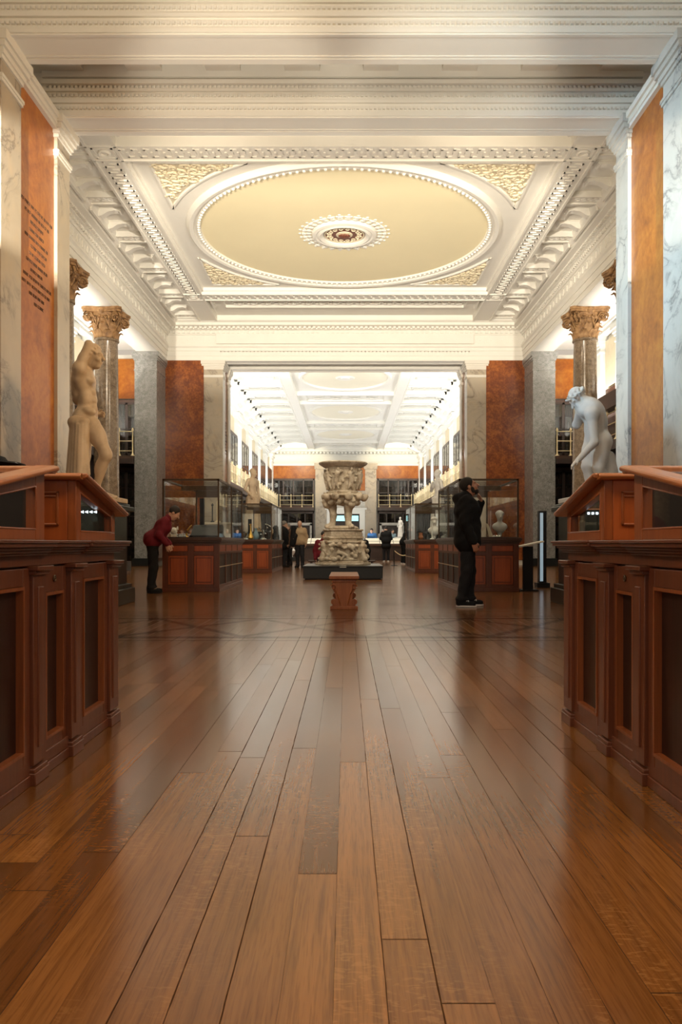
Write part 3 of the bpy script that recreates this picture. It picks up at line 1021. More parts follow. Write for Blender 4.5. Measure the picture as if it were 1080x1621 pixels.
for yc in bays:
    b2 = MB()
    for sg in (-1, 1):
        yy = yc+sg*3.7
        b2.box(-2.62, 2.62, yy-.16, yy+.16, ZF-.2, ZF)
    for u in (-.85, .85):
        b2.box(-2.2, 2.2, yc+5.05+u-.04, yc+5.05+u+.04, ZF-.1, ZF)
    for x in (-2.2, 2.2): b2.box(x-.04, x+.04, yc+4.2, yc+5.9, ZF-.1, ZF)
    for x in (-1.5, -.5, .5, 1.5): b2.torus((x, yc+5.05, ZF-.03), .28, .07, 12, 5)
    obj('cross_band', b2, M['far_plaster'], cf)
    v = MB().lathe([(1, ZF-.01), (1.02, ZF-.09), (1.07, ZF-.1), (1.1, ZF)], 64, (0, yc, 0), 2.1, 2.7)
    ov = obj('oval_panel', MB().lathe([(0, ZF-.015), (1.0, ZF-.015), (1.0, ZF+.02)], 64, (0, yc, 0), 2.1, 2.7), M['pale_cream'], cf)
    obj('oval_moulding', v, M['far_plaster'], ov)
    r = MB().lathe([(0, ZF-.08), (.2, ZF-.07), (.24, ZF-.03), (.42, ZF-.06), (.5, ZF-.015)], 24, (0, yc, 0))
    obj('rosette', r, M['far_plaster'], ov)
# far end wall
wb = struct('wall_back', MB().box(-FX-.5, FX+.5, YEND, YEND+.3, 0, 9.2), M['far_plaster'])
for s in (-1, 1):
    obj('scagliola_panel', MB().box(s*2.52, s*FX, YEND-.1, YEND, 6.35, 7.45), M['scagliola'], wb)
mb = MB()
for z0, z1, p in ((7.45, 7.6, .15), (7.75, 7.8, .1), (8.3, 8.4, .15), (8.62, 8.8, .3), (8.8, 9.06, .45)): mb.box(-FX, FX, YEND-p, YEND, z0, z1)
beads(mb, 'x', -FX, FX, YEND-.25, 8.52, .3, .09, .1, .08)
obj('cornice', mb, M['far_plaster'], wb)
ce = obj('marble_bay', MB().box(-2.52, 2.52, YEND-.6, YEND, 0, 7.5), M['grey_marble'], wb)
mb = MB()
for s in (-1, 1):
    mb.box(s*1.62, s*2.56, YEND-.72, YEND-.6, 0, 7.35).box(s*1.52, s*2.64, YEND-.8, YEND-.6, 7.1, 7.4).box(s*1.52, s*2.64, YEND-.78, YEND-.6, 0, .4)
mb.box(-2.65, 2.65, YEND-.82, YEND-.6, 7.4, 7.6).box(-1.62, 1.62, YEND-.7, YEND-.6, 5.05, 5.25)
obj('pilaster_pair', mb, M['cream_marble'], ce)
obj('scagliola_panel', MB().box(-1.5, 1.62, YEND-.66, YEND-.6, 5.3, 7.25), M['scagliola'], ce)
d1 = struct('door_1', MB().box(-1.1, 1.15, YEND-.68, YEND-.61, 0, 3.35), M['dark_inside'])
fr = MB()
for s in (-1, 1): fr.box(s*1.15, s*1.6, YEND-.76, YEND-.6, 0, 3.35)
fr.box(-1.6, 1.6, YEND-.76, YEND-.6, 3.35, 3.7).box(-1.75, 1.75, YEND-.82, YEND-.6, 3.7, 3.85)
obj('door_surround', fr, M['far_plaster'], d1)
obj('fanlight', MB().box(-1.0, 1.05, YEND-.72, YEND-.66, 2.75, 3.2), M['teal_lamp'], d1)
# ================================================================ furniture and fittings
ORD = ['first', 'second', 'third', 'fourth', 'fifth', 'sixth', 'seventh', 'eighth', 'ninth', 'tenth']


# ---------------------------------------------------------------- granite columns
def leaf(mb, ang, r0, z0, h, w, out):
    """a curling acanthus leaf on the bell of a capital"""
    n = 7
    ca, sa = math.cos(ang), math.sin(ang)
    v = []
    for side in (0, 1):
        for i in range(n):
            t = i/(n-1)
            z = z0+h*(t if t < .8 else .8+.2*math.sin((t-.8)/.2*PI)*.4-(t-.8)*.5)
            r = r0+.015+out*(t**3)+(.02 if side else 0)
            ww = w*(.75+.45*math.sin(PI*min(1, t*1.05)))*(1-.55*t*t)
            for q in (-1, -.5, 0, .5, 1):
                rr = r-.03*abs(q)+(.015 if q == 0 else 0)+(.012 if (i % 2 and abs(q) == 1) else 0)
                v.append((rr*ca-q*ww*sa, rr*sa+q*ww*ca, z))
    f = []
    N = n*5
    for s in (0, 1):
        for i in range(n-1):
            for q in range(4):
                a = s*N+i*5+q
                f.append((a, a+1, a+6, a+5))
    for i in range(n-1):
        f.append((i*5, (i+1)*5, N+(i+1)*5, N+i*5))
        f.append((i*5+4, N+i*5+4, N+(i+1)*5+4, (i+1)*5+4))
    for q in range(4):
        f.append(((n-1)*5+q, (n-1)*5+q+1, N+(n-1)*5+q+1, N+(n-1)*5+q))
        f.append((q, N+q, N+q+1, q+1))
    mb.add(v, f)


def make_column():
    t = thing('granite_column', 'x', 'column')
    base = MB().box(-.62, .62, -.62, .62, 0, .3).lathe([(.55, .3), (.58, .36), (.58, .42), (.5, .46), (.47, .5), (.5, .56), (.5, .6), (.42, .64), (0, .64)], 32)
    obj('base', base, M['black_stone'], t)
    pr = [(0, .64), (.42, .64), (.405, .72)]
    for i in range(9): pr.append((.405-.052*(i/8)**1.6, .8+i*(7.26-.8)/8))
    pr += [(.36, 7.28), (.39, 7.3), (.4, 7.33), (.39, 7.36), (.355, 7.37), (0, 7.37)]
    obj('shaft', MB().lathe(pr, 40), M['granite'], t)
    c = MB()
    c.lathe([(0, 7.37), (.34, 7.37), (.34, 7.6), (.36, 7.85), (.42, 8.02), (.5, 8.1), (.5, 8.13), (0, 8.13)], 32)
    # abacus with hollowed sides
    poly = []
    for k in range(4):
        a = PI/4+k*PI/2
        for q in (-.07, .07): poly.append((.78*math.cos(a)-q*math.sin(a), .78*math.sin(a)+q*math.cos(a)))
        for j in (1, 2, 3):
            b = a+j*PI/8
            poly.append(((.52 if j == 2 else .58)*math.cos(b), (.52 if j == 2 else .58)*math.sin(b)))
    c.prism(poly, 'z', 8.13, 8.2)
    c.prism([(x*1.05, y*1.05) for x, y in poly], 'z', 8.2, 8.275)
    for k in range(8): leaf(c, k*PI/4+PI/8, .34, 7.37, .3, .13, .16)
    for k in range(8): leaf(c, k*PI/4, .34, 7.4, .52, .13, .2)
    for k in range(4):
        a = PI/4+k*PI/2
        ca, sa = math.cos(a), math.sin(a)
        for sd in (-1, 1):
            pts = [(.36*ca, .36*sa, 7.75), (.42*ca, .42*sa, 7.95), (.55*ca, .55*sa, 8.08)]
            cx, cz = .62, 7.98
            for i in range(16):
                th = 1.9-i*.62
                r = .155*(1-i/19)
                pts.append(((cx+r*math.cos(th))*ca, (cx+r*math.cos(th))*sa, cz+r*math.sin(th)))
            pts = [(x-sd*.06*sa, y+sd*.06*ca, z) for x, y, z in pts]
            c.tube(pts, [.034]*3+[.044*(1-i/24) for i in range(16)], 6)
        c.sphere((.62*ca, .62*sa, 7.98), (.07, .07, .06), 8, 6)
        # rosette and small scrolls in the middle of each side
        b = k*PI/2
        cb, sb = math.cos(b), math.sin(b)
        c.sphere((.53*cb, .53*sb, 8.17), (.09, .09, .1), 8, 6)
        for sd in (-1, 1):
            pts = []
            for i in range(13):
                th = -.8+sd*0+i*.6
                r = .085*(1-i/16)
                u = sd*(.13+r*math.cos(th))
                pts.append((.46*cb-u*sb, .46*sb+u*cb, 7.99+r*math.sin(th)))
            c.tube(pts, .024, 5)
            c.tube([(.37*cb-sd*.2*sb, .37*sb+sd*.2*cb, 7.7), (.43*cb-sd*.1*sb, .43*sb+sd*.1*cb, 7.93)], .025, 5)
    for k in range(24):
        a = k*PI/12
        c.sphere((.43*math.cos(a), .43*math.sin(a), 8.0), (.045, .045, .05), 6, 4)
    obj('capital', c, M['capital_stone'], t, sharp=50)
    return t


col0 = make_column()
for i, (x, y, lab) in enumerate(((-7.6, 25.2, 'tall brown granite column behind the statue with raised arm, carved capital in view'),
                                 (7.68, 25.2, 'tall brown granite column behind the bending statue, carved capital in view'),
                                 (-7.6, 21.1, 'granite column almost hidden by the left pier, only a corner of its capital shows'),
                                 (7.68, 21.1, 'granite column almost hidden by the right pier, only a corner of its capital shows'))):
    o = col0 if i == 0 else dup(col0, (x, y, 0))
    o.location = (x, y, 0)
    o['label'] = lab
    o['group'] = 'granite columns of the middle hall'


# ---------------------------------------------------------------- wooden table cases beside the aisle
def table_case(s, xf, label):
    """double sloped case, its end panelled and facing the aisle at x = xf; s = -1 runs to the left"""
    t = thing('table_case', label, 'display case', (xf, 3.12, 0), 0, 'wooden table cases along the aisle')
    X = lambda d: xf+s*d              # d metres behind the end face
    Lc = 1.9
    def part(name, mb, mat, par=None, bv=.003): return obj(name, mb, M[mat], par or t, world=True, bevel=bv)
    part('carcass', MB().box(X(.05), X(Lc), 2.36, 3.88, .06, .8), 'case_wood')
    part('plinth', MB().box(X(.008), X(Lc), 2.32, 3.92, 0, .04).box(X(.014), X(Lc), 2.34, 3.9, .04, .085), 'case_wood')
    # pilasters with small caps and feet
    for ya, yb, d0 in ((3.79, 3.93, 0), (3.26, 3.38, 0), (2.865, 2.985, 0), (2.31, 2.45, 0)):
        mb = MB().box(X(d0), X(.08), ya, yb, .07, .79)
        mb.box(X(d0-.006), X(.05), ya+.035, yb-.035, .13, .72)
        p = part('pilaster', mb, 'case_wood')
        c = MB()
        for z0, z1, q in ((.765, .78, .012), (.78, .797, .024)): c.box(X(d0-q), X(.08), ya-q*.6, yb+q*.6, z0, z1)
        part('capital', c, 'case_wood', p)
        f = MB().box(X(d0-.01), X(.08), ya-.008, yb+.008, 0, .045).box(X(d0-.005), X(.08), ya-.004, yb+.004, .045, .06)
        part('foot', f, 'case_wood', p)
    # doors: rails, stiles, dark panel
    for ya, yb, dd, nm in ((3.38, 3.79, .014, 'door'), (2.985, 3.26, .022, 'door'), (2.45, 2.865, .014, 'door')):
        w = .06 if yb-ya > .3 else .042
        zt = .725 if yb-ya > .3 else .69
        zb = .125
        mb = MB().box(X(dd), X(.07), ya, ya+w, .08, .79).box(X(dd), X(.07), yb-w, yb, .08, .79)
        mb.box(X(dd), X(.07), ya+w, yb-w, .08, zb).box(X(dd), X(.07), ya+w, yb-w, zt, .79)
        d = part(nm, mb, 'case_wood')
        part('panel', MB().box(X(dd+.022), X(.07), ya+w, yb-w, zb, zt), 'mahogany', d, 0)
        m = MB()
        m.prism([(ya+w, zb), (yb-w, zb), (yb-w-.01, zb+.012), (ya+w+.01, zb+.012)], 'x', X(dd-.006), X(dd+.022))
        m.prism([(ya+w, zt), (yb-w, zt), (yb-w-.01, zt-.012), (ya+w+.01, zt-.012)], 'x', X(dd-.006), X(dd+.022))
        m.prism([(ya+w, zb), (ya+w, zt), (ya+w+.01, zt-.012), (ya+w+.01, zb+.012)], 'x', X(dd-.006), X(dd+.022))
        m.prism([(yb-w, zb), (yb-w, zt), (yb-w-.01, zt-.012), (yb-w-.01, zb+.012)], 'x', X(dd-.006), X(dd+.022))
        part('panel_moulding', m, 'oak', d, 0)
        if yb-ya < .3:
            k = MB().torus((X(dd-.003), (ya+yb)/2, .742), .011, .003, 14, 6, 'x').sphere((X(dd), (ya+yb)/2, .742), (.007, .007, .007), 10, 6)
            part('keyhole', k, 'bronze_frame', d, 0)
    # frieze and stepped cornice
    part('frieze', MB().box(X(.012), X(Lc), 2.345, 3.895, .797, .838), 'case_wood')
    c = MB()
    for ya, yb, e in ((2.3, 2.99, .0), (2.99, 3.4, -.012), (3.4, 3.94, .0)):
        for z0, z1, q in ((.836, .845, .006), (.845, .856, .018), (.856, .866, .026), (.866, .88, .043), (.88, .892, .05)):
            c.box(X(-q-e), X(Lc), ya-(q if ya < 2.5 else 0), yb+(q if yb > 3.9 else 0), z0, z1)
    part('cornice', c, 'case_wood')
    # upper part: sloped glazed lids to both sides with a solid block between
    ZB, ZE = .892, 1.044
    for near in (False, True):
        # the far lid falls away from the viewer, the near one towards the viewer; a gap lies between their backs
        yR, yE, ZR = (3.0, 2.3, 1.176) if near else (3.35, 3.93, 1.178)
        g = -1 if near else 1
        slope = (ZE-ZR)/abs(yE-yR)
        def Y(d): return yR+g*d
        def top(d): return ZR+slope*d
        D = abs(yE-yR)
        th = .024
        post = .085 if near else .05
        short = .07 if near else .06
        fr = MB()
        fr.prism([(Y(0), ZB), (Y(post), ZB), (Y(post), top(post)-th), (Y(0), top(0)-th)], 'x', X(.012), X(.05))
        fr.prism([(Y(post), ZB), (Y(D-.02), ZB), (Y(D-.02), ZB+.04), (Y(post), ZB+.04)], 'x', X(.012), X(.05))
        fr.prism([(Y(D-.02-short), ZB+.04), (Y(D-.02), ZB+.04), (Y(D-.02), top(D-.02)-th), (Y(D-.02-short), top(D-.02-short)-th)], 'x', X(.012), X(.05))
        fr.prism([(Y(post), top(post)-th), (Y(post), top(post)-th-.046), (Y(D-.02-short), top(D-.02-short)-th-.03), (Y(D-.02-short), top(D-.02-short)-th)], 'x', X(.012), X(.05))
        f = part('end_frame', fr, 'birch_frame', None, .003)
        gl = [(Y(post), ZB+.04), (Y(D-.02-short), ZB+.04), (Y(D-.02-short), top(D-.02-short)-th-.03), (Y(post), top(post)-th-.046)]
        part('pane', MB().prism(gl, 'x', X(.03), X(.034)), 'glass', f)
        bd = MB()
        for a, b in zip(gl, gl[1:]+gl[:1]): bd.tube([(X(.013), a[0], a[1]), (X(.013), b[0], b[1])], .0045, 5)
        part('glazing_bead', bd, 'birch_frame', f)
        lid = MB()
        e0, e1 = -.012, D+.035
        for x0, x1 in ((X(-.03), X(.05)), (X(Lc-.08), X(Lc))):
            lid.prism([(Y(e0), top(0)-th), (Y(0), top(0)-th), (Y(e1), top(e1)-th), (Y(e1), top(e1)), (Y(0), top(0)), (Y(e0), top(0)-.004)], 'x', x0, x1)
        for d0, d1 in ((0, .06), (e1-.07, e1)):
            lid.prism([(Y(d0), top(d0)-th-.001), (Y(d1), top(d1)-th-.001), (Y(d1), top(d1)-.001), (Y(d0), top(d0)-.001)], 'x', X(.05), X(Lc-.08))
        lid.tube([(X(-.031), Y(e0), top(0)-th*.5), (X(-.031), Y(0), top(0)-th*.5), (X(-.031), Y(e1), top(e1)-th*.5)], .0115, 8)
        l = part('lid', lid, 'oak_y', None, .004)
        part('pane', MB().prism([(Y(.055), top(.055)-.016), (Y(e1-.065), top(e1-.065)-.016), (Y(e1-.065), top(e1-.065)-.01), (Y(.055), top(.055)-.01)], 'x', X(.045), X(Lc-.075)), 'glass', l)
        bk = MB().box(X(.05), X(Lc), Y(0), Y(.03), ZB, ZR-.03)
        part('back_board', bk, 'birch')
        tb = MB().box(X(-.02), X(Lc), Y(-.03), Y(.01), ZR-.03, ZR-.002)
        tb.tube([(X(-.02), Y(-.03), ZR-.016), (X(Lc), Y(-.03), ZR-.016)], .0135, 8)
        part('ridge_board', tb, 'oak_x')
        if not near:
            pm = MB()
            x0, x1 = X(.085), X(.6)
            for z0, z1, q in ((1.09, 1.1, .006), (1.075, 1.083, .004), (.955, .965, .006)): pm.box(x0, x1, Y(0)-q, Y(.01), z0, z1)
            pm.box(x0, x0+s*.012, Y(0)-.006, Y(.01), .955, 1.1).box(x1-s*.012, x1, Y(0)-.006, Y(.01), .955, 1.1)
            part('raised_panel', pm, 'birch_frame')
        part('outer_rail', MB().box(X(.05), X(Lc), Y(D-.04), Y(D-.02), ZB, ZE-.03).box(X(Lc-.03), X(Lc), Y(.03), Y(D-.02), ZB, ZE-.03), 'oak_x')
        part('lining', MB().box(X(.055), X(Lc-.03), Y(.031), Y(.036), ZB, ZR-.05).box(X(.055), X(Lc-.03), Y(.036), Y(D-.04), ZB, ZB+.006), 'dark_inside')
    return t


tL = table_case(-1, -1.066, 'wooden double sloped display case on the left of the aisle, under the black hat')
tR = table_case(1, 1.15, 'wooden double sloped display case with panelled end, on the right of the aisle')

# black hat on the left case
hb = MB()
hx, hy, hz = -1.395, 3.17, 1.178
hb.lathe([(.0, .004), (.1, .0), (.145, .006), (.165, .018), (.16, .024), (.1, .02), (.095, .036), (.085, .05), (.06, .058), (.03, .056), (0, .052)], 28, (hx, hy, hz), 1., 1.15)
single('hat', hb, M['black_cloth'], 'black felt hat with a curled brim lying on the left wooden display case', 'hat')
# what lies inside the two cases
t = thing('case_lamp_box', 'small dark box with a row of four white lamps inside the left wooden case', 'lamp', (-1.175, 3.75, .899))
obj('housing', MB().box(-.075, .075, -.04, .06, 0, .145).box(-.08, .08, -.046, .066, .145, .157), M['dark_green'], t)
for i in range(4):
    x = .002+.0205*i
    obj('lamp', MB().prism([(x-.008, .128), (x+.007, .134), (x+.007, .122)], 'y', -.0445, -.039), M['led'], t)
t = thing('case_lamp_box', 'small dark box with three white lamps inside the right wooden case', 'lamp', (1.272, 3.785, .899))
obj('housing', MB().box(-.07, .07, -.04, .05, 0, .135).box(-.073, .075, -.042, .052, .135, .14), M['dark_green'], t)
for i in range(3): obj('lamp', MB().box(-.055+.02*i-.005, -.055+.02*i+.005, -.0445, -.039, .118, .128), M['led'], t)
mb = MB().box(1.21, 1.42, 3.66, 3.735, .899, .925)
single('label_board', mb, M['ivory'], 'low pale board lying inside the right wooden case by its far pane', 'board')
mb = MB().prism([(1.22, .955), (1.42, .955), (1.42, .962), (1.22, .958)], 'y', 2.5, 2.56).box(1.3, 1.36, 2.51, 2.55, .9, .956)
single('caption_card', mb, M['paper'], 'pale card on a stand behind the near pane of the right case', 'card')


# ---------------------------------------------------------------- tall glass cases
def glass_case(x0, x1, y0, y1, s, label, top=2.05):
    """s: +1 when the long side that faces the aisle is the one at the larger x"""
    cx, cy = (x0+x1)/2, (y0+y1)/2
    t = thing('glass_case', label, 'display case', (cx, cy, 0), 0, 'tall glass cases on red wooden bases')
    def part(name, mb, mat, par=None, bv=0): return obj(name, mb, M[mat], par or t, world=True, bevel=bv)
    xs = x1 if s > 0 else x0
    part('carcass', MB().box(x0+.02, x1-.02, y0+.03, y1-.02, .05, .88), 'case_wood')
    part('plinth', MB().box(x0-.01, x1+.01, y0-.01, y1+.01, 0, .07), 'case_wood', None, .005)
    xm = cx
    f = MB()
    for a, b in ((x0, x0+.1), (xm-.055, xm+.055), (x1-.1, x1)): f.box(a, b, y0, y0+.04, .07, .88)
    f.box(x0+.1, x1-.1, y0+.002, y0+.04, .07, .13).box(x0+.1, x1-.1, y0+.002, y0+.04, .66, .73).box(x0+.1, x1-.1, y0+.002, y0+.04, .84, .88)
    part('front_frame', f, 'case_wood', None, .003)
    for a, b in ((x0+.1, xm-.055), (xm+.055, x1-.1)):
        d = part('door', MB().box(a+.004, b-.004, y0+.01, y0+.03, .134, .656).box(a+.05, b-.05, y0+.002, y0+.012, .18, .61), 'door_panel', None, .003)
        m = MB()
        for z in (.172, .612): m.box(a+.042, b-.042, y0-.002, y0+.01, z, z+.008)
        for x in (a+.042, b-.05): m.box(x, x+.008, y0-.002, y0+.01, .172, .62)
        part('panel_moulding', m, 'case_wood', d)
        part('drawer', MB().box(a+.004, b-.004, y0+.008, y0+.03, .735, .835), 'door_panel', None, .003)
    # aisle side: dark glazed doors
    n = 4
    sf = MB().box(xs-s*.03, xs, y0+.04, y1, .07, .12).box(xs-s*.03, xs, y0+.04, y1, .68, .73).box(xs-s*.03, xs, y0+.04, y1, .85, .88)
    for i in range(n+1):
        yy = y0+.04+(y1-y0-.04)*i/n
        sf.box(xs-s*.03, xs, max(y0+.04, yy-.04), min(y1, yy+.04), .07, .88)
    part('side_frame', sf, 'case_wood', None, .002)
    for i in range(n):
        ya, yb = y0+.04+(y1-y0-.04)*i/n+.04, y0+.04+(y1-y0-.04)*(i+1)/n-.04
        part('side_door', MB().box(xs-s*.028, xs-s*.012, ya, yb, .12, .68), 'mahogany')
        part('side_panel', MB().box(xs-s*.028, xs-s*.008, ya, yb, .73, .85), 'door_panel')
    part('metal_strip', MB().box(xs, xs+s*.008, y0+.05, y1-.02, .445, .458), 'pale_brass')
    lg = MB()
    for z0, z1, q in ((.87, .9, .015), (.9, .93, .035), (.93, .975, .05), (.975, .99, .03)): lg.box(x0-q, x1+q, y0-q, y1+q, z0, z1)
    part('ledge', lg, 'shelf_wood', None, .003)
    part('deck', MB().box(x0+.02, x1-.02, y0+.02, y1-.02, .985, .995), 'dark_inside')
    for x in (x0, x1-.028):
        for y in (y0, y1-.028): part('corner_post', MB().box(x, x+.028, y, y+.028, .99, top-.03), 'bronze_frame')
    part('mullion', MB().box(xs-s*.022, xs, cy-.012, cy+.012, .99, top-.03), 'bronze_frame')
    tf = MB()
    tf.box(x0, x1, y0, y0+.035, top-.035, top).box(x0, x1, y1-.035, y1, top-.035, top).box(x0, x0+.035, y0, y1, top-.035, top).box(x1-.035, x1, y0, y1, top-.035, top)
    tf.box(x0+.02, x1-.02, cy-.05, cy+.05, top-.11, top-.02).box(x0+.02, x1-.02, y1-.06, y1-.03, top-.16, top-.03)
    part('top_frame', tf, 'bronze_frame')
    g = .005
    for nm, b in (('pane', (x0+.028, x1-.028, y0+.01, y0+.01+g, .99, top-.035)), ('pane', (x0+.028, x1-.028, y1-.01-g, y1-.01, .99, top-.035)),
                  ('pane', (x0+.01, x0+.01+g, y0+.028, y1-.028, .99, top-.035)), ('pane', (x1-.01-g, x1-.01, y0+.028, y1-.028, .99, top-.035)),
                  ('top_pane', (x0+.035, x1-.035, y0+.035, y1-.035, top-.02, top-.014))):
        part(nm, MB().box(*b), 'glass')
    return t


glass_case(-3.27, -2.24, 14.3, 17.5, 1, 'tall glass case on a red panelled base, beside the person in red')
glass_case(2.1, 3.19, 14.3, 17.5, -1, 'tall glass case on a red panelled base, behind the man in black')
glass_case(-3.12, -2.13, 23.2, 27.0, 1, 'farther glass case on a red base at the left, below a standing statue')
glass_case(2.08, 3.1, 23.2, 27.0, -1, 'farther glass case on a red base at the right, below a white statue')
ZD = .995


def exhibit(name, mb, mat, label, cat, case):
    return single(name, mb, M[mat], label, cat, 'exhibits in the '+case)


CL = 'left glass case by the person in red'
mb = MB().sphere((-3.13, 14.62, ZD+.11), (.065, .07, .07), 14, 10).box(-3.18, -3.08, 14.58, 14.66, ZD, ZD+.06).sphere((-3.16, 14.56, ZD+.12), (.018, .014, .018), 8, 6).sphere((-3.1, 14.56, ZD+.12), (.018, .014, .018), 8, 6)
mb.tube([(-3.2, 14.62, ZD+.14), (-3.22, 14.62, ZD+.24)], [.03, .008], 8).tube([(-3.07, 14.62, ZD+.14), (-3.06, 14.62, ZD+.2)], [.025, .008], 8)
exhibit('white_figurine', mb, 'white_thing', 'small white carved head at the corner of the left front glass case', 'figurine', CL)
mb = MB().prism([(14.6, ZD), (15.3, ZD), (15.3, ZD+.2), (15.15, ZD+.24), (14.9, ZD+.22), (14.6, ZD+.03)], 'x', -2.82, -2.31)
mb.box(-2.84, -2.29, 14.58, 15.32, ZD, ZD+.03)
exhibit('sloping_stand', mb, 'black_metal', 'black sloping stand on the deck of the left front glass case', 'stand', CL)
mb = MB().box(-2.79, -2.71, 15.36, 15.44, ZD, ZD+.76).box(-2.83, -2.67, 15.34, 15.46, ZD, ZD+.03)
exhibit('black_post', mb, 'black_metal', 'black upright post standing in the left front glass case', 'post', CL)
mb = MB().box(-2.92, -2.34, 16.3, 16.6, ZD, ZD+.3).box(-2.94, -2.32, 16.28, 16.62, ZD+.28, ZD+.32)
exhibit('white_block', mb, 'paper', 'white plinth block at the back of the left front glass case', 'plinth', CL)
mb = MB().lathe([(.06, 0), (.06, .02), (.025, .04), (.028, .2), (.024, .42), (.012, .45), (0, .455)], 14, (-2.62, 16.45, ZD+.32))
exhibit('ivory_rod', mb, 'ivory', 'slender pale rod standing on the white block in the left case', 'rod', CL)
mb = MB().lathe([(.04, 0), (.04, .02), (.012, .04), (.012, .34), (.03, .36), (0, .4)], 10, (-2.72, 16.4, ZD+.32))
exhibit('dark_rod', mb, 'black_metal', 'thin dark rod beside the pale rod on the white block', 'rod', CL)
mb = MB().tube([(-2.9, 14.62, ZD), (-2.9, 14.62, ZD+.05), (-2.88, 14.62, ZD+.12), (-2.83, 14.62, ZD+.19), (-2.8, 14.62, ZD+.22)], [.02, .025, .02, .016, .008], 8).lathe([(.05, 0), (.03, .02), (0, .025)], 12, (-2.9, 14.62, ZD))
exhibit('gilt_horn', mb, 'gilt', 'small curved gilt horn beside the black sloping stand', 'horn', CL)
for i in range(4):
    mb = MB().lathe([(.025, 0), (.03, .01), (.015, .03), (.02, .045), (0, .06)], 10, (-3.04+.045*i, 14.5, ZD))
    exhibit('small_cup', mb, 'silver', 'one of four tiny metal cups in a row in the left front case', 'cup', 'left case: row of tiny cups')
CR = 'right glass case behind the man in black'


def bust(x, y, z, sc, name, label, mat, case):
    b = [ell((0, 0, .07), (.05, .05, .07), k=.02), cap((0, 0, .12), (0, 0, .2), .05, k=.03), ell((0, .01, .24), (.17, .1, .1), k=.05), ell((0, -.02, .2), (.12, .09, .1), k=.04),
         cap((0, 0, .3), (0, -.01, .4), .055, .05, k=.04), ell((0, .01, .49), (.075, .095, .1), k=.03), ell((0, -.025, .44), (.06, .07, .08), k=.02),
         cap((0, -.1, .475), (0, -.115, .445), .01, .016, k=.01), ell((0, .03, .53), (.085, .09, .075), k=.03)]
    for p in range(7):
        a = p*.9
        b.append(ell((.07*math.cos(a), .03+.07*math.sin(a), .53), (.03, .03, .035), k=.015))
    m = sdf_mesh(b, .012)
    m.v = [(x+p[0]*sc, y+p[1]*sc, z+(p[2]-.0)*sc) for p in m.v]
    zz = min(p[2] for p in m.v)
    m.v = [(p[0], p[1], p[2]-zz+z) for p in m.v]
    o = single(name, m, M[mat], label, 'bust', 'exhibits in the '+case, sharp=0, normals=False)
    return o


bust(2.98, 15.0, ZD, .85, 'portrait_bust', 'grey portrait bust inside the right front glass case', 'grey_marble', CR)
mb = MB().prism([(2.72, ZD), (2.8, ZD), (2.7, ZD+.24), (2.66, ZD+.26)], 'y', 14.68, 14.71)
exhibit('leaning_fragment', mb, 'ivory', 'thin pale fragment leaning in the right front glass case', 'fragment', CR)
mb = MB().box(2.3, 2.62, 15.2, 15.24, ZD, ZD+.3).box(2.28, 2.64, 15.18, 15.26, ZD, ZD+.02)
exhibit('brown_tablet', mb, 'brown_cloth', 'brown upright tablet in the right front glass case', 'tablet', CR)
mb = MB().box(2.32, 2.66, 15.6, 15.9, ZD, ZD+.4).box(2.3, 2.68, 15.58, 15.92, ZD+.4, ZD+.46)
exhibit('dark_box', mb, 'black_metal', 'dark box behind the brown tablet in the right case', 'box', CR)
mb = MB().lathe([(.03, 0), (.02, .02), (.07, .06), (.085, .1), (.08, .1), (.06, .06), (0, .04)], 18, (2.25, 15.4, ZD))
exhibit('pale_bowl', mb, 'white_thing', 'small pale bowl on the aisle side of the right front case', 'bowl', CR)
for i in range(3):
    mb = MB().lathe([(.02, 0), (.025, .015), (.012, .03), (0, .04)], 10, (2.78+.05*i, 14.52, ZD))
    exhibit('small_cup', mb, 'white_thing', 'one of three tiny white cups beside the bust in the right case', 'cup', 'right case: row of tiny cups')
CF = 'farther left glass case'
mb = MB()
for i in range(2):
    pts = [(-2.42+.26*math.cos(a), 23.9+.12*i, ZD+.2+.26*math.sin(a)) for a in [(-.9+k*.2) for k in range(13)]]
    mb.tube(pts, .016, 6)
mb.lathe([(.1, 0), (.08, .03), (.02, .06), (.03, .2), (.015, .3)], 12, (-2.46, 23.96, ZD))
for a in range(6): mb.sphere((-2.45+.2*math.cos(a), 23.96, ZD+.24+.12*math.sin(a*2)), .03, 7, 5)
exhibit('metal_armillary', mb, 'silver', 'curved metal instrument with thin arcs in the farther left case', 'instrument', CF)
mb = MB().box(-2.93, -2.83, 24.0, 24.1, ZD, ZD+.62)
exhibit('black_post', mb, 'black_metal', 'black upright post in the farther left glass case', 'post', CF)
mb = MB().lathe([(.05, 0), (.08, .03), (.1, .12), (.06, .22), (.035, .28), (.05, .34), (0, .34)], 18, (-2.68, 23.9, ZD))
exhibit('dark_vase', mb, 'bluegrey', 'blue grey vase in the middle of the farther left glass case', 'vase', CF)
mb = MB().lathe([(.06, 0), (.05, .02), (.02, .05), (.09, .16), (.1, .2), (0, .2)], 18, (-3.0, 23.7, ZD))
exhibit('silver_cup', mb, 'silver', 'silver footed cup at the edge of the farther left case', 'cup', CF)
mb = MB().lathe([(.06, 0), (.09, .05), (.07, .13), (.03, .2), (.02, .42), (.05, .46), (0, .47)], 16, (-2.8, 23.6, ZD))
exhibit('tall_flask', mb, 'gilt', 'tall gilt flask in the farther left glass case', 'flask', CF)
CG = 'farther right glass case'
bust(2.72, 23.9, ZD, 1.15, 'portrait_bust', 'white curly haired bust inside the farther right glass case', 'white_marble', CG)
mb = MB().lathe([(.07, 0), (.07, .02), (.02, .05), (.018, .5), (.03, .54), (0, .56)], 14, (2.62, 23.55, ZD))
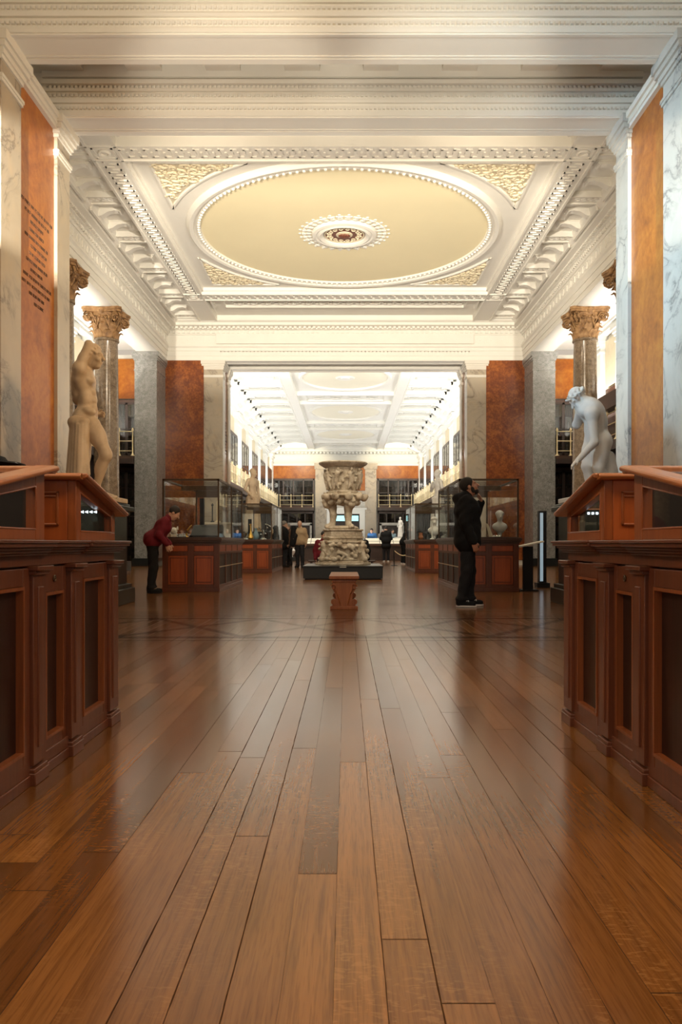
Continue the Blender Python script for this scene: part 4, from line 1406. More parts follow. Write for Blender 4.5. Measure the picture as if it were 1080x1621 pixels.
exhibit('pale_baton', mb, 'white_thing', 'pale upright baton in front of the white bust', 'baton', CG)
mb = MB().sphere((2.98, 23.7, ZD+.06), (.09, .07, .06), 12, 8).sphere((3.03, 23.66, ZD+.12), .04, 10, 7)
exhibit('small_animal_figure', mb, 'grey_marble', 'small grey carved animal in the farther right case', 'figurine', CG)
mb = MB().lathe([(.05, 0), (.08, .06), (.05, .14), (.06, .2), (0, .2)], 14, (2.3, 23.7, ZD))
exhibit('small_jar', mb, 'terracotta', 'small brown jar at the aisle end of the farther right case', 'jar', CG)

# ---------------------------------------------------------------- reading stand, added reflection post and barrier by the cases
t = thing('reading_stand', 'slim dark reading stand with a pale tilted board, beside the right glass case', 'stand', (3.42, 14.6, 0))
obj('column', MB().box(-.09, .09, -.04, .04, 0, .82), M['black_metal'], t)
obj('foot', MB().box(-.16, .16, -.14, .14, 0, .03), M['black_metal'], t)
obj('board', MB().prism([(-.2, .8), (.26, .9), (.26, .925), (-.2, .825)], 'y', -.17, .17), M['paper'], t)
t = thing('reflection_post', 'pale blue window reflection glowing on an added slim black post, near the right dark pedestal', 'light', (3.92, 15.6, 0))  # window reflection imitated by a glowing strip on an added post
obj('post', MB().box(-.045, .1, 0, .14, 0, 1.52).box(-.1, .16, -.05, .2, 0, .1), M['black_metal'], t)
obj('reflection_strip', MB().box(-.03, .03, -.012, 0, .13, 1.48), M['blue_reflection'], t)
t = thing('rope_barrier', 'low post with a sagging pale rope beside the farther right case', 'barrier', (1.95, 31.0, 0))
for x in (-.02, .72): obj('post', MB().lathe([(.13, 0), (.13, .02), (.02, .04), (.02, .62), (.035, .64), (0, .67)], 12, (x, .0, 0)), M['black_metal'], t)
obj('rope', MB().tube([(.72*q/12-.02, 0, .6-.2*math.sin(PI*q/12)) for q in range(13)], .018, 6), M['pale_brass'], t)

# ---------------------------------------------------------------- the great vase, its platform and the bench
mb = MB().box(-.98, .94, 19.0, 21.3, .03, .3).box(-.99, .95, 18.99, 21.31, .3, .335).box(-.94, .9, 19.04, 21.26, 0, .03)
single('display_platform', mb, M['black_stone'], 'low black platform carrying the great marble vase', 'platform', bevel=.006)
mb = MB().prism([(18.985, .3), (19.03, .338), (19.13, .338), (18.985, .31)], 'x', -.1, .06)
single('caption_plate', mb, M['paper'], 'small pale caption plate on the front edge of the black platform', 'label')
VX0, VY0 = -.02, 20.15
t = thing('marble_vase', 'colossal carved marble vase on three animal legs and a triangular base', 'vase', (VX0, VY0, .335))
rnd = random.Random(21)
VM = M['vase_stone']
# triangular altar with reliefs
def tri(r, z0, z1, mb, cut_=.32, rot=-PI/2):
    pts = []
    for k in range(3):
        a = rot+PI/3+k*2*PI/3
        for q in (-cut_, cut_): pts.append((r*math.cos(a+q), r*math.sin(a+q)))
    mb.prism(pts, 'z', z0, z1)
mb = MB()
tri(.72, 0, .06, mb, .3)
tri(.66, .06, .1, mb, .3)
tri(.56, .1, .56, mb, .34)
tri(.6, .56, .6, mb, .34)
tri(.5, .6, .66, mb, .36)
tri(.53, .66, .72, mb, .36)
tri(.49, .72, .86, mb, .4)
tri(.52, .86, .9, mb, .4)
al = obj('altar_base', mb, VM, t, bevel=.01)
pr = []
for k in range(3):
    a = -PI/2+k*2*PI/3          # middle of a face
    ca, sa = math.cos(a), math.sin(a)
    def on(u, z, d=.0):
        r = .44+d
        return (r*ca-u*sa, r*sa+u*ca, z)
    for q in range(26):
        u, z = rnd.uniform(-.42, .42), rnd.uniform(.12, .52)
        pr.append(ell(on(u, z, .03), (rnd.uniform(.03, .07),)*3, k=.03))
        if q % 3 == 0:
            pr.append(cap(on(u, z, .05), on(u+rnd.uniform(-.14, .14), z+rnd.uniform(-.14, .14), .06), .03, .02, k=.02))
    pr.append(cap(on(-.3, .14), on(.3, .14), .05, k=.03))
    # corner beasts
    b = a+PI/3
    cb, sb = math.cos(b), math.sin(b)
    for z, r, w in ((.14, .6, .1), (.25, .57, .085), (.36, .54, .08), (.47, .55, .09), (.53, .57, .06)): pr.append(ell((r*cb, r*sb, z), (w, w, .09), k=.04))
obj('relief_figures', sdf_mesh(pr, .016), VM, al, sharp=0, normals=False)
# three legs of beasts on a small round plinth
obj('round_plinth', MB().lathe([(.38, .9), (.4, .93), (.36, .97), (.3, .99), (0, .99)], 32), VM, t)
for k in range(3):
    a = -PI/2+.55+k*2*PI/3
    ca, sa = math.cos(a), math.sin(a)
    P = lambda r, z: (r*ca, r*sa, z)
    pr = [cap(P(.3, 1.0), P(.42, .97), .07, .06, k=.03), cap(P(.27, 1.03), P(.25, 1.25), .075, .085, k=.04), cap(P(.25, 1.25), P(.27, 1.45), .085, .1, k=.04), cap(P(.27, 1.45), P(.32, 1.6), .1, .12, k=.05),
          ell(P(.42, 1.52), (.1, .1, .09), k=.05), ell(P(.48, 1.6), (.07, .07, .06), k=.03), ell(P(.36, 1.66), (.13, .13, .1), k=.05)]
    for q in (-1, 0, 1): pr.append(ell((.42*ca-q*.05*sa, .42*sa+q*.05*ca, .95), (.03, .03, .035), k=.015))
    obj('leg', sdf_mesh(pr, .016), VM, t, sharp=0, normals=False)
# flaring lower bowl with beasts' heads
pr = [ell((0, 0, 1.68), (.34, .34, .18), k=.06), ell((0, 0, 1.76), (.47, .47, .08), k=.04)]
for k in range(9):
    a = k*2*PI/9+.15
    ca, sa = math.cos(a), math.sin(a)
    r = .5 if k % 3 else .58
    pr += [ell((r*.92*ca, r*.92*sa, 1.71), (.1, .1, .1), k=.04), ell((r*1.04*ca, r*1.04*sa, 1.75), (.055, .055, .05), k=.03), ell((.36*ca, .36*sa, 1.58), (.09, .09, .08), k=.04),
           cap((.44*ca, .44*sa, 1.8), (.5*math.cos(a+.15), .5*math.sin(a+.15), 1.84), .035, .015, k=.02)]
obj('lower_bowl', sdf_mesh(pr, .016), VM, t, sharp=0, normals=False)
# drum with figures in relief and the wide lip
dr = obj('drum', MB().lathe([(0, 1.76), (.36, 1.76), (.39, 1.8), (.4, 1.84), (.37, 1.88), (.385, 1.96), (.41, 2.15), (.43, 2.35), (.45, 2.46), (0, 2.46)], 48), VM, t)
pr = []
for k in range(9):
    a = k*2*PI/9+.2
    ca, sa = math.cos(a), math.sin(a)
    def on(u, z, d=0.):
        r = .395+(z-1.9)*.1+d
        b = a+u/.42
        return (r*math.cos(b), r*math.sin(b), z)
    ln = rnd.uniform(-.06, .06)
    pr += [cap(on(ln, 2.12, .02), on(0, 2.3, .02), .055, .065, k=.03), ell(on(rnd.uniform(-.04, .04), 2.4, .03), (.04, .04, .045), k=.02),
           cap(on(ln, 2.12, .02), on(ln-.07, 1.92, .01), .045, .025, k=.03), cap(on(ln, 2.12, .02), on(ln+.06, 1.92, .02), .045, .025, k=.03),
           cap(on(0, 2.3, .02), on(.13, 2.28+rnd.uniform(-.08, .1), .02), .03, .02, k=.02), cap(on(0, 2.3, .02), on(-.12, 2.24+rnd.uniform(-.06, .1), .02), .03, .02, k=.02)]
    for q in range(4): pr.append(ell(on(rnd.uniform(-.15, .15), rnd.uniform(1.92, 2.4)), (.045,)*3, k=.03))
obj('relief_figures', sdf_mesh(pr, .014), VM, dr, sharp=0, normals=False)
obj('lip', MB().lathe([(.0, 2.45), (.44, 2.45), (.5, 2.48), (.58, 2.53), (.615, 2.555), (.625, 2.58), (.61, 2.6), (.5, 2.61), (.4, 2.54), (0, 2.5)], 56), VM, t)

t = thing('wooden_bench', 'carved wooden bench end with scrolled sides, in front of the black platform', 'bench', (.035, 10.5, 0))
out = [(-.178, 0), (-.178, .045), (-.15, .055), (-.15, .075), (-.12, .09), (-.115, .14), (-.118, .19), (-.13, .23), (-.152, .27), (-.158, .31), (-.15, .345), (-.16, .36)]
prof = out+[(-x, z) for x, z in reversed(out)]
for y in (0, 1.32):
    p = obj('end_board', MB().prism(prof, 'y', y, y+.1), M['bench_wood'], t, bevel=.006)
    m = MB()
    for s in (-1, 1):
        m.tube([(s*.135, y-.012, .1), (s*.135, y+.112, .1)], .04, 14)
        m.tube([(s*(.142+.028*math.cos(a)), y-.012, .305+.028*math.sin(a)) for a in [k*.55 for k in range(11)]], .01, 6)
        m.tube([(s*.05, y-.004, .06), (s*.085, y-.006, .2), (s*.12, y-.006, .27)], .009, 6)
    obj('scroll', m, M['bench_wood'], p)
    obj('foot_rail', MB().box(-.186, .186, y-.012, y+.112, 0, .04), M['bench_wood'], p, bevel=.005)
obj('frieze_rail', MB().box(-.16, .16, -.01, 1.43, .36, .405), M['bench_wood'], t, bevel=.004)
obj('seat', MB().box(-.2, .2, -.05, 1.47, .405, .445).box(-.185, .185, -.03, 1.45, .395, .405), M['bench_wood'], t, bevel=.008)
obj('stretcher', MB().box(-.05, .05, .1, 1.32, .14, .2), M['bench_wood'], t)

# ---------------------------------------------------------------- pedestals of the two near statues
def pedestal(x, y, label):
    t = thing('statue_pedestal', label, 'pedestal', (x, y, 0), 0, 'dark pedestals of the near statues')
    obj('base', MB().box(-.66, .66, -.66, .66, 0, .22).box(-.62, .62, -.62, .62, .22, .28), M['dark_green'], t, bevel=.01)
    obj('die', MB().box(-.56, .56, -.56, .56, .28, 1.3), M['dark_green'], t)
    obj('cornice', MB().box(-.6, .6, -.6, .6, 1.3, 1.35).box(-.65, .65, -.65, .65, 1.35, 1.42).box(-.6, .6, -.6, .6, 1.42, 1.46), M['dark_green'], t, bevel=.01)
    return t


pedestal(-3.78, 11.25, 'dark green stone pedestal under the statue with a raised arm')
pedestal(3.8, 11.25, 'dark green stone pedestal under the bending statue')
mb = MB().box(3.1, 3.14, 10.66, 10.67, 1.27, 1.4).box(3.085, 3.1, 10.66, 10.69, 1.25, 1.42)
single('caption_plate', MB().box(3.18, 3.25, 10.665, 10.69, 1.08, 1.2), M['bluegrey'], 'tiny blue grey plate on the dark pedestal of the bending statue', 'label')


# ---------------------------------------------------------------- balconies with brass rails
def railing(name, p0, p1, z, label, step=1.25, fill=5, gr='brass railings of the galleries'):
    t = thing(name, label, 'railing', (p0[0], p0[1], z), 0, gr)
    d = Vector((p1[0]-p0[0], p1[1]-p0[1], 0))
    L = d.length
    u = d/L
    n = max(1, round(L/step))
    for i in range(n+1):
        q = u*(L*i/n)
        obj('post', MB().lathe([(.085, 0), (.085, .03), (.05, .06), (.03, .12), (.026, .5), (.034, .52), (.026, .54), (.024, .95), (.045, .98), (.045, 1.02), (.02, 1.08), (0, 1.1)], 10, (q.x, q.y, 0)), M['pale_brass'], t)
    for zz in (.2, .58, .95): obj('rail', MB().tube([(0, 0, zz), (d.x, d.y, zz)], .017, 6), M['pale_brass'], t)
    if fill:
        mb = MB()
        k = n*fill
        for i in range(k+1):
            q = u*(L*i/k)
            mb.tube([(q.x, q.y, .03), (q.x, q.y, .95)], .013, 5)
        obj('lattice', mb, M['pale_brass'], t)
    return t


def balcony(name, x0, x1, y0, y1, z, label):
    t = thing(name, label, 'balcony', ((x0+x1)/2, (y0+y1)/2, z-.3), 0, 'galleries of the library')
    obj('deck', MB().box(x0, x1, y0, y1, z-.1, z), M['shelf_wood'], t, world=True)
    obj('soffit', MB().box(x0, x1, y0, y1, z-.3, z-.1), M['dark_wood'], t, world=True)
    return t


for s, sd in ((-1, 'left'), (1, 'right')):
    balcony('gallery_balcony', min(s*5.6, s*6.34), max(s*5.6, s*6.34), YH+.02, YEND-.7, 3.9, 'long dark balcony along the %s wall of the far gallery' % sd)
    railing('balcony_railing', (s*5.68, YH+.3), (s*5.68, YEND-1.3), 3.9, 'pale brass railing along the %s balcony of the far gallery' % sd, 1.7, 6)
    balcony('gallery_balcony', min(s*2.66, s*5.6), max(s*2.66, s*5.6), YEND-1.1, YEND-.02, 3.9, 'short dark balcony on the far end wall, %s of the marble bay' % sd)
    railing('balcony_railing', (s*2.75, YEND-1.0), (s*5.5, YEND-1.0), 3.9, 'pale brass railing on the end wall balcony, %s of the marble bay' % sd, .92, 0)
    bal = balcony('gallery_balcony', min(s*8.75, s*9.3), max(s*8.75, s*9.3), YD+.1, 30.3, 4.25, 'dark side balcony behind the %s granite column' % sd)
    obj('added_light_baffle', MB().box(s*8.7, s*8.73, YD+.3, 30.2, 5.33, 5.84).box(s*8.73, s*9.15, YD+.3, 30.2, 5.33, 5.36), M['shelf_wood'], bal, world=True)  # added board that keeps the aisle uplight off the middle ceiling
    railing('balcony_railing', (s*8.82, YD+.3), (s*8.82, 30.2), 4.25, 'pale brass railing behind the %s granite column' % sd, .9, 0)
    balcony('gallery_balcony', min(s*8.15, s*9.3), max(s*8.15, s*9.3), 30.4, YE-.13, 4.25, 'dark balcony across the %s end of the side aisle' % sd)
    railing('balcony_railing', (s*8.2, 30.5), (s*9.25, 30.5), 4.25, 'pale brass railing across the aisle end, left of the granite pilaster' if s < 0 else 'pale brass railing across the aisle end, right of the granite pilaster', .55, 0)


# ---------------------------------------------------------------- bookcases
def bookcase(x0, x1, y0, y1, z0, z1, face, label, doors=2, group='glazed bookcases'):
    """face: 'x+', 'x-', 'y-': the side with glass doors"""
    t = thing('bookcase', label, 'bookcase', ((x0+x1)/2, (y0+y1)/2, z0), 0, group)
    def part(name, mb, mat, par=None): return obj(name, mb, M[mat], par or t, world=True)
    w, h = (x1-x0 if face[0] == 'y' else y1-y0), z1-z0
    def B(u0, u1, d0, d1, za, zb):          # u along the front, d depth behind the front
        if face == 'y-': return (x0+u0, x0+u1, y0+d0, y0+d1, z0+za, z0+zb)
        if face == 'x+': return (x1-d1, x1-d0, y0+u0, y0+u1, z0+za, z0+zb)
        return (x0+d0, x0+d1, y0+u0, y0+u1, z0+za, z0+zb)
    dp = (y1-y0) if face[0] == 'y' else (x1-x0)
    part('body', MB().box(*B(0, .07, 0, dp, 0, h)).box(*B(w-.07, w, 0, dp, 0, h)).box(*B(0, w, dp-.03, dp, 0, h)).box(*B(0, w, 0, dp, 0, .16)).box(*B(0, w, 0, dp, h-.14, h)), 'shelf_wood')
    n = max(2, int(h/.5))
    sh = MB()
    for i in range(1, n): sh.box(*B(.07, w-.07, .05, dp-.03, .16+(h-.3)*i/n-.015, .16+(h-.3)*i/n+.015))
    part('shelf_rows', sh, 'shelf_wood')
    bk = MB()
    r = random.Random(int(abs(x0*13+y0*7+z0*3)*10))
    for i in range(n):
        za = .16+(h-.3)*i/n+.015
        hh = (h-.3)/n-.03
        u = .1
        while u < w-.16:
            bw = r.uniform(.06, .13) if w > 1.2 else r.uniform(.05, .09)
            if r.random() > .06: bk.box(*B(u, u+bw*.94, .1+r.uniform(0, .03), dp-.04, za, za+hh*r.uniform(.62, .92)))
            u += bw
    b = part('books', bk, 'book_spines')
    b['kind'] = 'stuff'
    for k in range(doors):
        a, c = .05+(w-.1)*k/doors, .05+(w-.1)*(k+1)/doors
        fr = MB().box(*B(a, a+.05, -.02, .02, .12, h-.1)).box(*B(c-.05, c, -.02, .02, .12, h-.1)).box(*B(a, c, -.02, .02, .12, .2)).box(*B(a, c, -.02, .02, h-.18, h-.1)).box(*B(a, c, -.02, .02, h*.5-.02, h*.5+.02))
        d = part('door', fr, 'dark_wood')
        part('pane', MB().box(*B(a+.05, c-.05, -.004, .002, .2, h-.18)), 'dark_glass', d)
    return t


for s, sd in ((-1, 'left'), (1, 'right')):
    f = 'x+' if s < 0 else 'x-'
    for i in range(6):
        ya = YH+.1+5.35*i
        xa, xb = sorted((s*5.85, s*6.34))
        bookcase(xa, xb, ya, ya+5.3, 0, 3.58, f, 'tall dark bookcase under the %s balcony of the far gallery, %s from the arch' % (sd, ORD[i]), 4, 'lower bookcases of the far gallery')
    for i, yc in enumerate((38.05, 43.15, 48.25, 53.35, 58.45, 63.55)):
        xa, xb = sorted((s*6.12, s*6.35))
        bookcase(xa, xb, yc-1.6, yc+1.6, 3.92, 6.95, f, 'dark bookcase above the %s balcony of the far gallery, %s bay from the arch' % (sd, ORD[i]), 3, 'upper bookcases of the far gallery')
    xa, xb = sorted((s*2.68, s*6.15))
    bookcase(xa, xb, YEND-.45, YEND-.02, 3.92, 6.34, 'y-', 'wide bookcase above the end wall balcony, %s of the marble bay' % sd, 4, 'end wall bookcases')
    xa, xb = sorted((s*2.7, s*5.55))
    bookcase(xa, xb, YEND-.5, YEND-.02, 0, 3.55, 'y-', 'dark bookcase under the end wall balcony, %s of the marble bay' % sd, 4, 'end wall bookcases')
    xa, xb = sorted((s*8.25, s*9.2))
    bookcase(xa, xb, YE-.45, YE-.13, 4.27, 6.6, 'y-', 'dark bookcase at the end of the %s side aisle, above the balcony' % sd, 2, 'aisle end bookcases')
    bookcase(xa, xb, YE-.5, YE-.13, 0, 3.9, 'y-', 'dark bookcase at the end of the %s side aisle, below the balcony' % sd, 2, 'aisle end bookcases')
for s, sd in ((-1, 'left'), (1, 'right')):
    t = thing('framed_showcase', 'pale framed showcase standing before the far end wall on the %s' % sd, 'showcase', (s*3.65, 62.5, 0), 0, 'framed showcases at the far end')
    fr = MB()
    for x in (-.95, .8): fr.box(x, x+.15, 0, .1, .3, 2.45)
    fr.box(-.95, .95, 0, .1, 2.3, 2.5)
    obj('frame', fr, M['grey_marble'], t)
    obj('panel', MB().box(-.8, .8, .02, .08, .3, 2.3), M['dark_inside'], t)
    obj('base', MB().box(-1., 1., -.1, .25, 0, .3), M['dark_wood'], t)
    # long table cases in the far gallery
    t = thing('long_table_case', 'long dark table case with pale sloping top, %s side of the far gallery' % sd, 'display case', (s*2.1, 40.5, 0), 0, 'long table cases of the far gallery')
    obj('body', MB().box(-1.05, 1.05, -.5, .5, .1, .74), M['dark_wood'], t)
    obj('plinth', MB().box(-1.1, 1.1, -.55, .55, 0, .1), M['dark_wood'], t)
    obj('top_frame', MB().prism([(-.6, .74), (.6, .74), (.6, 1.12), (.5, 1.14), (-.6, .84)], 'x', -1.12, 1.12), M['shelf_wood'], t)
    for a, b in ((-1.05, -.36), (-.33, .33), (.36, 1.05)):
        obj('page_row', MB().prism([(-.55, .862), (-.18, .966), (-.18, .972), (-.55, .868)], 'x', a, b).prism([(-.12, .99), (.45, 1.135), (.45, 1.141), (-.12, .996)], 'x', a, b), M['paper'], t)
t = thing('floor_urn', 'small pale carved urn standing low before the long table case', 'urn', (-2.65, 38.9, 0))
obj('stand', MB().box(-.2, .2, -.2, .2, 0, .2), M['black_stone'], t)
obj('body', MB().lathe([(.08, .2), (.06, .26), (.16, .4), (.2, .52), (.12, .62), (.17, .68), (0, .68)], 18), M['white_marble'], t)
# ================================================================ people and statues
def rotm(rx=0, ry=0, rz=0):
    return np.array(Matrix.Rotation(rz, 3, 'Z') @ Matrix.Rotation(rx, 3, 'X') @ Matrix.Rotation(ry, 3, 'Y'))


def head_prims(c, R, s=1., neck=None, ears=True):
    """face towards local -y; c: the middle of the skull"""
    c = np.array(c, float)
    def L(x, y, z): return c+R @ (np.array((x, y, z))*s)
    def E(x, y, z, a, b, d, k=.02): return ell(L(x, y, z), np.array((a, b, d))*s, R, k*s)
    pr = [E(0, .012, .03, .076, .096, .094, .03), E(0, -.025, -.04, .058, .07, .085, .03), E(0, -.055, -.095, .03, .032, .026, .03),
          cap(L(0, -.086, .03), L(0, -.12, -.022), .010*s, .017*s, .012*s), E(0, -.078, .036, .055, .02, .014, .015),
          E(.035, -.07, -.03, .026, .026, .026, .02), E(-.035, -.07, -.03, .026, .026, .026, .02)]
    pr += [cut(E(.031, -.1, .012, .019, .018, .012, .012)), cut(E(-.031, -.1, .012, .019, .018, .012, .012)),
           E(.031, -.077, .012, .015, .015, .013, .004), E(-.031, -.077, .012, .015, .015, .013, .004),
           E(0, -.093, -.055, .026, .012, .008, .006), E(0, -.09, -.07, .022, .013, .009, .006)]
    if ears: pr += [E(.077, .012, -.004, .012, .022, .032, .008), E(-.077, .012, -.004, .012, .022, .032, .008)]
    if neck is not None: pr.append(cap(L(0, .02, -.07), neck, .055*s, .062*s, .04*s))
    return pr


def hand_prims(w, d, nrm, side=1, s=1., curl=.5, spread=.0):
    """w wrist, d pointing direction, nrm the way the palm faces, side +-1 picks the thumb's side"""
    w = np.array(w, float)
    d = np.array(d, float)
    d /= np.linalg.norm(d)
    nrm = np.array(nrm, float)
    nrm -= d*(nrm @ d)
    nrm /= np.linalg.norm(nrm)
    u = np.cross(d, nrm)*side
    R = np.stack([u, d, nrm], 1)
    pr = [ell(w+d*.05*s, np.array((.04, .052, .016))*s, R, .015*s), cap(w, w+d*.03*s, .027*s, .026*s, .02*s)]
    ln = (.072, .082, .077, .06)
    for i in range(4):
        b = w+d*(.092-.004*abs(i-1.3))*s+u*(i-1.5)*.0195*s*(1+spread)
        c1, c2 = curl*.9, curl*1.9
        d1 = d*math.cos(c1)+nrm*math.sin(c1)+u*(i-1.5)*spread*.2
        d2 = d*math.cos(c2)+nrm*math.sin(c2)
        m = b+d1*ln[i]*.5*s
        pr += [cap(b-d*.015*s, m, .0092*s, .0085*s, .005*s), cap(m, m+d2*ln[i]*.5*s, .0083*s, .007*s, .004*s)]
    t0 = w+d*.03*s-u*.03*s
    t1 = t0+(d*.7-u*.6+nrm*.25)*.042*s
    t2 = t1+(d*.9-u*.1+nrm*.35)*.032*s
    pr += [cap(t0, t1, .013*s, .0105*s, .012*s), cap(t1, t2, .01*s, .008*s, .005*s)]
    return pr


def person(label, loc, rotz, h=1.75, lean=0., head_rot=(0, 0, 0), top='black_cloth', legs='charcoal_cloth', shoes='black_cloth', sole='white_sole',
           hair='dark_hair', skin='skin', vox=.011, cvox=None, coat=.84, hood=False, arms=None, seated=False, bald=False, beard=False, stride=.0, inner=None, bulk=1.):
    t = thing('person', label, 'person', loc, rotz)
    k = h/1.75
    cvox = cvox or vox*1.2
    P = lambda x, y, z: np.array((x, y, z), float)
    up = lambda v: P(v[0], v[1], v[2])
    piv = P(0, .0, .95)
    RL = rotm(rx=lean)
    def U(x, y, z): return (piv+RL @ (P(x, y, z)-piv))
    hz = 0.
    if seated: hz = -.47
    J = {}
    for n, s in (('L', 1), ('R', -1)):
        J['hip'+n] = P(s*.09, 0, .93)
        if seated:
            J['kn'+n] = P(s*.11, -.42, .95)
            J['an'+n] = P(s*.11, -.4, .54)
            J['toe'+n] = P(s*.12, -.56, .5)
        else:
            J['kn'+n] = P(s*.1, -.015-s*stride*.5, .5)
            J['an'+n] = P(s*.1, .03-s*stride, .085)
            J['toe'+n] = P(s*.125, -.13-s*stride, .035)
        J['sh'+n] = U(s*.185, .015, 1.42)
        J['el'+n] = U(s*.245, .05, 1.14)
        J['wr'+n] = U(s*.25, -.03, .89)
        J['hd'+n] = (P(0, -.15, -1), P(-s, -.1, 0))
    for key, v in (arms or {}).items():
        if key[:2] == 'hd': J[key] = v
        else: J[key] = U(*v)
    hc = U(0, -.03, 1.635)
    R = rotm(lean+head_rot[0], head_rot[1], head_rot[2])
    off = P(0, 0, hz)
    def body():
        pr = [cap(U(-.08, 0, 1.3), U(.08, 0, 1.3), .125, k=.05), cap(U(-.06, 0, 1.1), U(.06, 0, 1.1), .11, k=.06), cap(P(-.07, 0, .95), P(.07, 0, .95), .11, k=.06),
              cap(U(-.14, .02, 1.4), U(.14, .02, 1.4), .06, k=.05)]
        pr += head_prims(hc, R, 1., U(0, .015, 1.44))
        for n, s in (('L', 1), ('R', -1)):
            pr += [cap(J['sh'+n], J['el'+n], .05, .042, .03), cap(J['el'+n], J['wr'+n], .042, .028, .02)]
            pr += hand_prims(J['wr'+n], J['hd'+n][0], J['hd'+n][1], s, 1., .45)
            pr += [cap(J['hip'+n], J['kn'+n], .085, .055, .03), cap(J['kn'+n], J['an'+n], .055, .038, .02), cap(J['an'+n], J['toe'+n], .036, .028, .02)]
        return pr
    def fin(mb):
        mb.v = [tuple((np.array(p)+off)*k) for p in mb.v]
        return mb
    b = obj('body', fin(sdf_mesh(body(), vox)), M[skin], t, sharp=0, normals=False)
    # jacket
    hem = coat
    pr = [cap(U(-.09, .0, 1.31), U(.09, .0, 1.31), .155*bulk, k=.06), cap(U(-.075, -.005, 1.12), U(.075, -.005, 1.12), .15*bulk, k=.07), cap(U(-.15, .02, 1.41), U(.15, .02, 1.41), .078, k=.05),
          cap(P(-.08, 0, 1.0), P(.08, 0, 1.0), .15*bulk, k=.08)]
    if not seated: pr.append(cap(P(-.09, .0, hem+.1), P(.09, 0, hem+.1), .155*bulk, k=.06))
    pr.append(cap(U(0, .02, 1.45), U(0, .005, 1.51), .085, .075, k=.03))
    if hood: pr += [ell(U(0, .11, 1.47), (.13, .09, .085), k=.05), cap(U(-.09, .02, 1.5), U(.09, .02, 1.5), .055, k=.05)]
    for n, s in (('L', 1), ('R', -1)):
        w2 = J['wr'+n]+(J['el'+n]-J['wr'+n])*.02
        pr += [cap(J['sh'+n], J['el'+n], .078*bulk, .066*bulk, .05), cap(J['el'+n], w2, .066*bulk, .048*bulk, .03)]
        for q in (.3, .6): pr.append(ell(J['el'+n]+(J['sh'+n]-J['el'+n])*q*.4+P(0, .01, 0), (.066, .07, .03), k=.03))
    rr = random.Random(len(label))
    nz = (lambda X, Y, Z: .006*np.sin(23*X+31*Z+2*np.sin(17*Y))*np.sin(19*Y+13*Z)) if vox < .02 else None
    jk = sdf_mesh(pr, cvox, nz)
    obj('jacket', fin(jk), M[top], t, sharp=0, normals=False)
    if inner:
        pr = [ell(U(0, -.12, 1.2), (.07, .06, .24), k=.02), ell(U(0, -.11, 1.02), (.075, .06, .1), k=.02)]
        obj('shirt', fin(sdf_mesh(pr, cvox)), M[inner], t, sharp=0, normals=False)
    pr = [cap(P(-.075, 0, .95), P(.075, 0, .95), .125, k=.05)]
    for n in 'LR':
        pr += [cap(J['hip'+n], J['kn'+n], .105, .08, .04), cap(J['kn'+n], J['an'+n]+P(0, 0, .02), .08, .066, .03), ell(J['an'+n]+P(0, -.02, .03), (.07, .085, .035), k=.03)]
    obj('trousers', fin(sdf_mesh(pr, cvox, nz)), M[legs], t, sharp=0, normals=False)
    for n in 'LR':
        a, to = J['an'+n], J['toe'+n]
        z0 = min(to[2]-.03, a[2]-.07)
        pr = [cap(P(a[0], a[1]+.02, z0+.05), P(to[0], to[1], z0+.042), .045, .036, .03), ell(P(a[0], a[1]+.01, z0+.07), (.045, .06, .05), k=.03)]
        sh = fin(sdf_mesh(pr, max(cvox*.8, .008)))
        zz = z0*k+hz*k
        sh.v = [(p[0], p[1], max(p[2], zz+.012)) for p in sh.v]
        so = obj('shoe', sh, M[shoes], t, sharp=0, normals=False)
        ml = MB()
        dx = P(to[0]-a[0], to[1]-a[1]-.02, 0)
        dx /= np.linalg.norm(dx)
        px = P(-dx[1], dx[0], 0)
        ring = []
        st, en = P(a[0], a[1]+.02, 0)-dx*.05, P(to[0], to[1], 0)+dx*.045
        for q in range(16):
            an = 2*PI*q/16
            c_ = st+(en-st)*(.5+.5*math.cos(an))
            c_ = c_+px*math.sin(an)*.047
            ring.append(((c_[0])*k, (c_[1])*k))
        ml.prism(ring, 'z', zz, zz+.022*k)
        obj('sole', ml, M[sole], so)
    # hair
    c = hc
    def E(x, y, z, a, b_, d, kk=.02): return ell(c+R @ P(x, y, z), (a, b_, d), R, kk)
    if bald: hp = [E(0, .045, .0, .085, .085, .07), cut(E(0, -.02, .1, .1, .13, .085)), cut(E(0, -.1, -.03, .11, .09, .12))]
    else: hp = [E(0, .022, .042, .086, .105, .102), cut(E(0, -.12, -.03, .12, .095, .12)), cut(E(0, -.02, -.12, .12, .12, .07))]
    if beard: hp += [E(0, -.052, -.085, .052, .05, .045, .01), E(.055, -.02, -.05, .016, .03, .05, .01), E(-.055, -.02, -.05, .016, .03, .05, .01)]
    obj('hair', fin(sdf_mesh(hp, max(.008, vox*.7))), M[hair], t, sharp=0, normals=False)
    return t


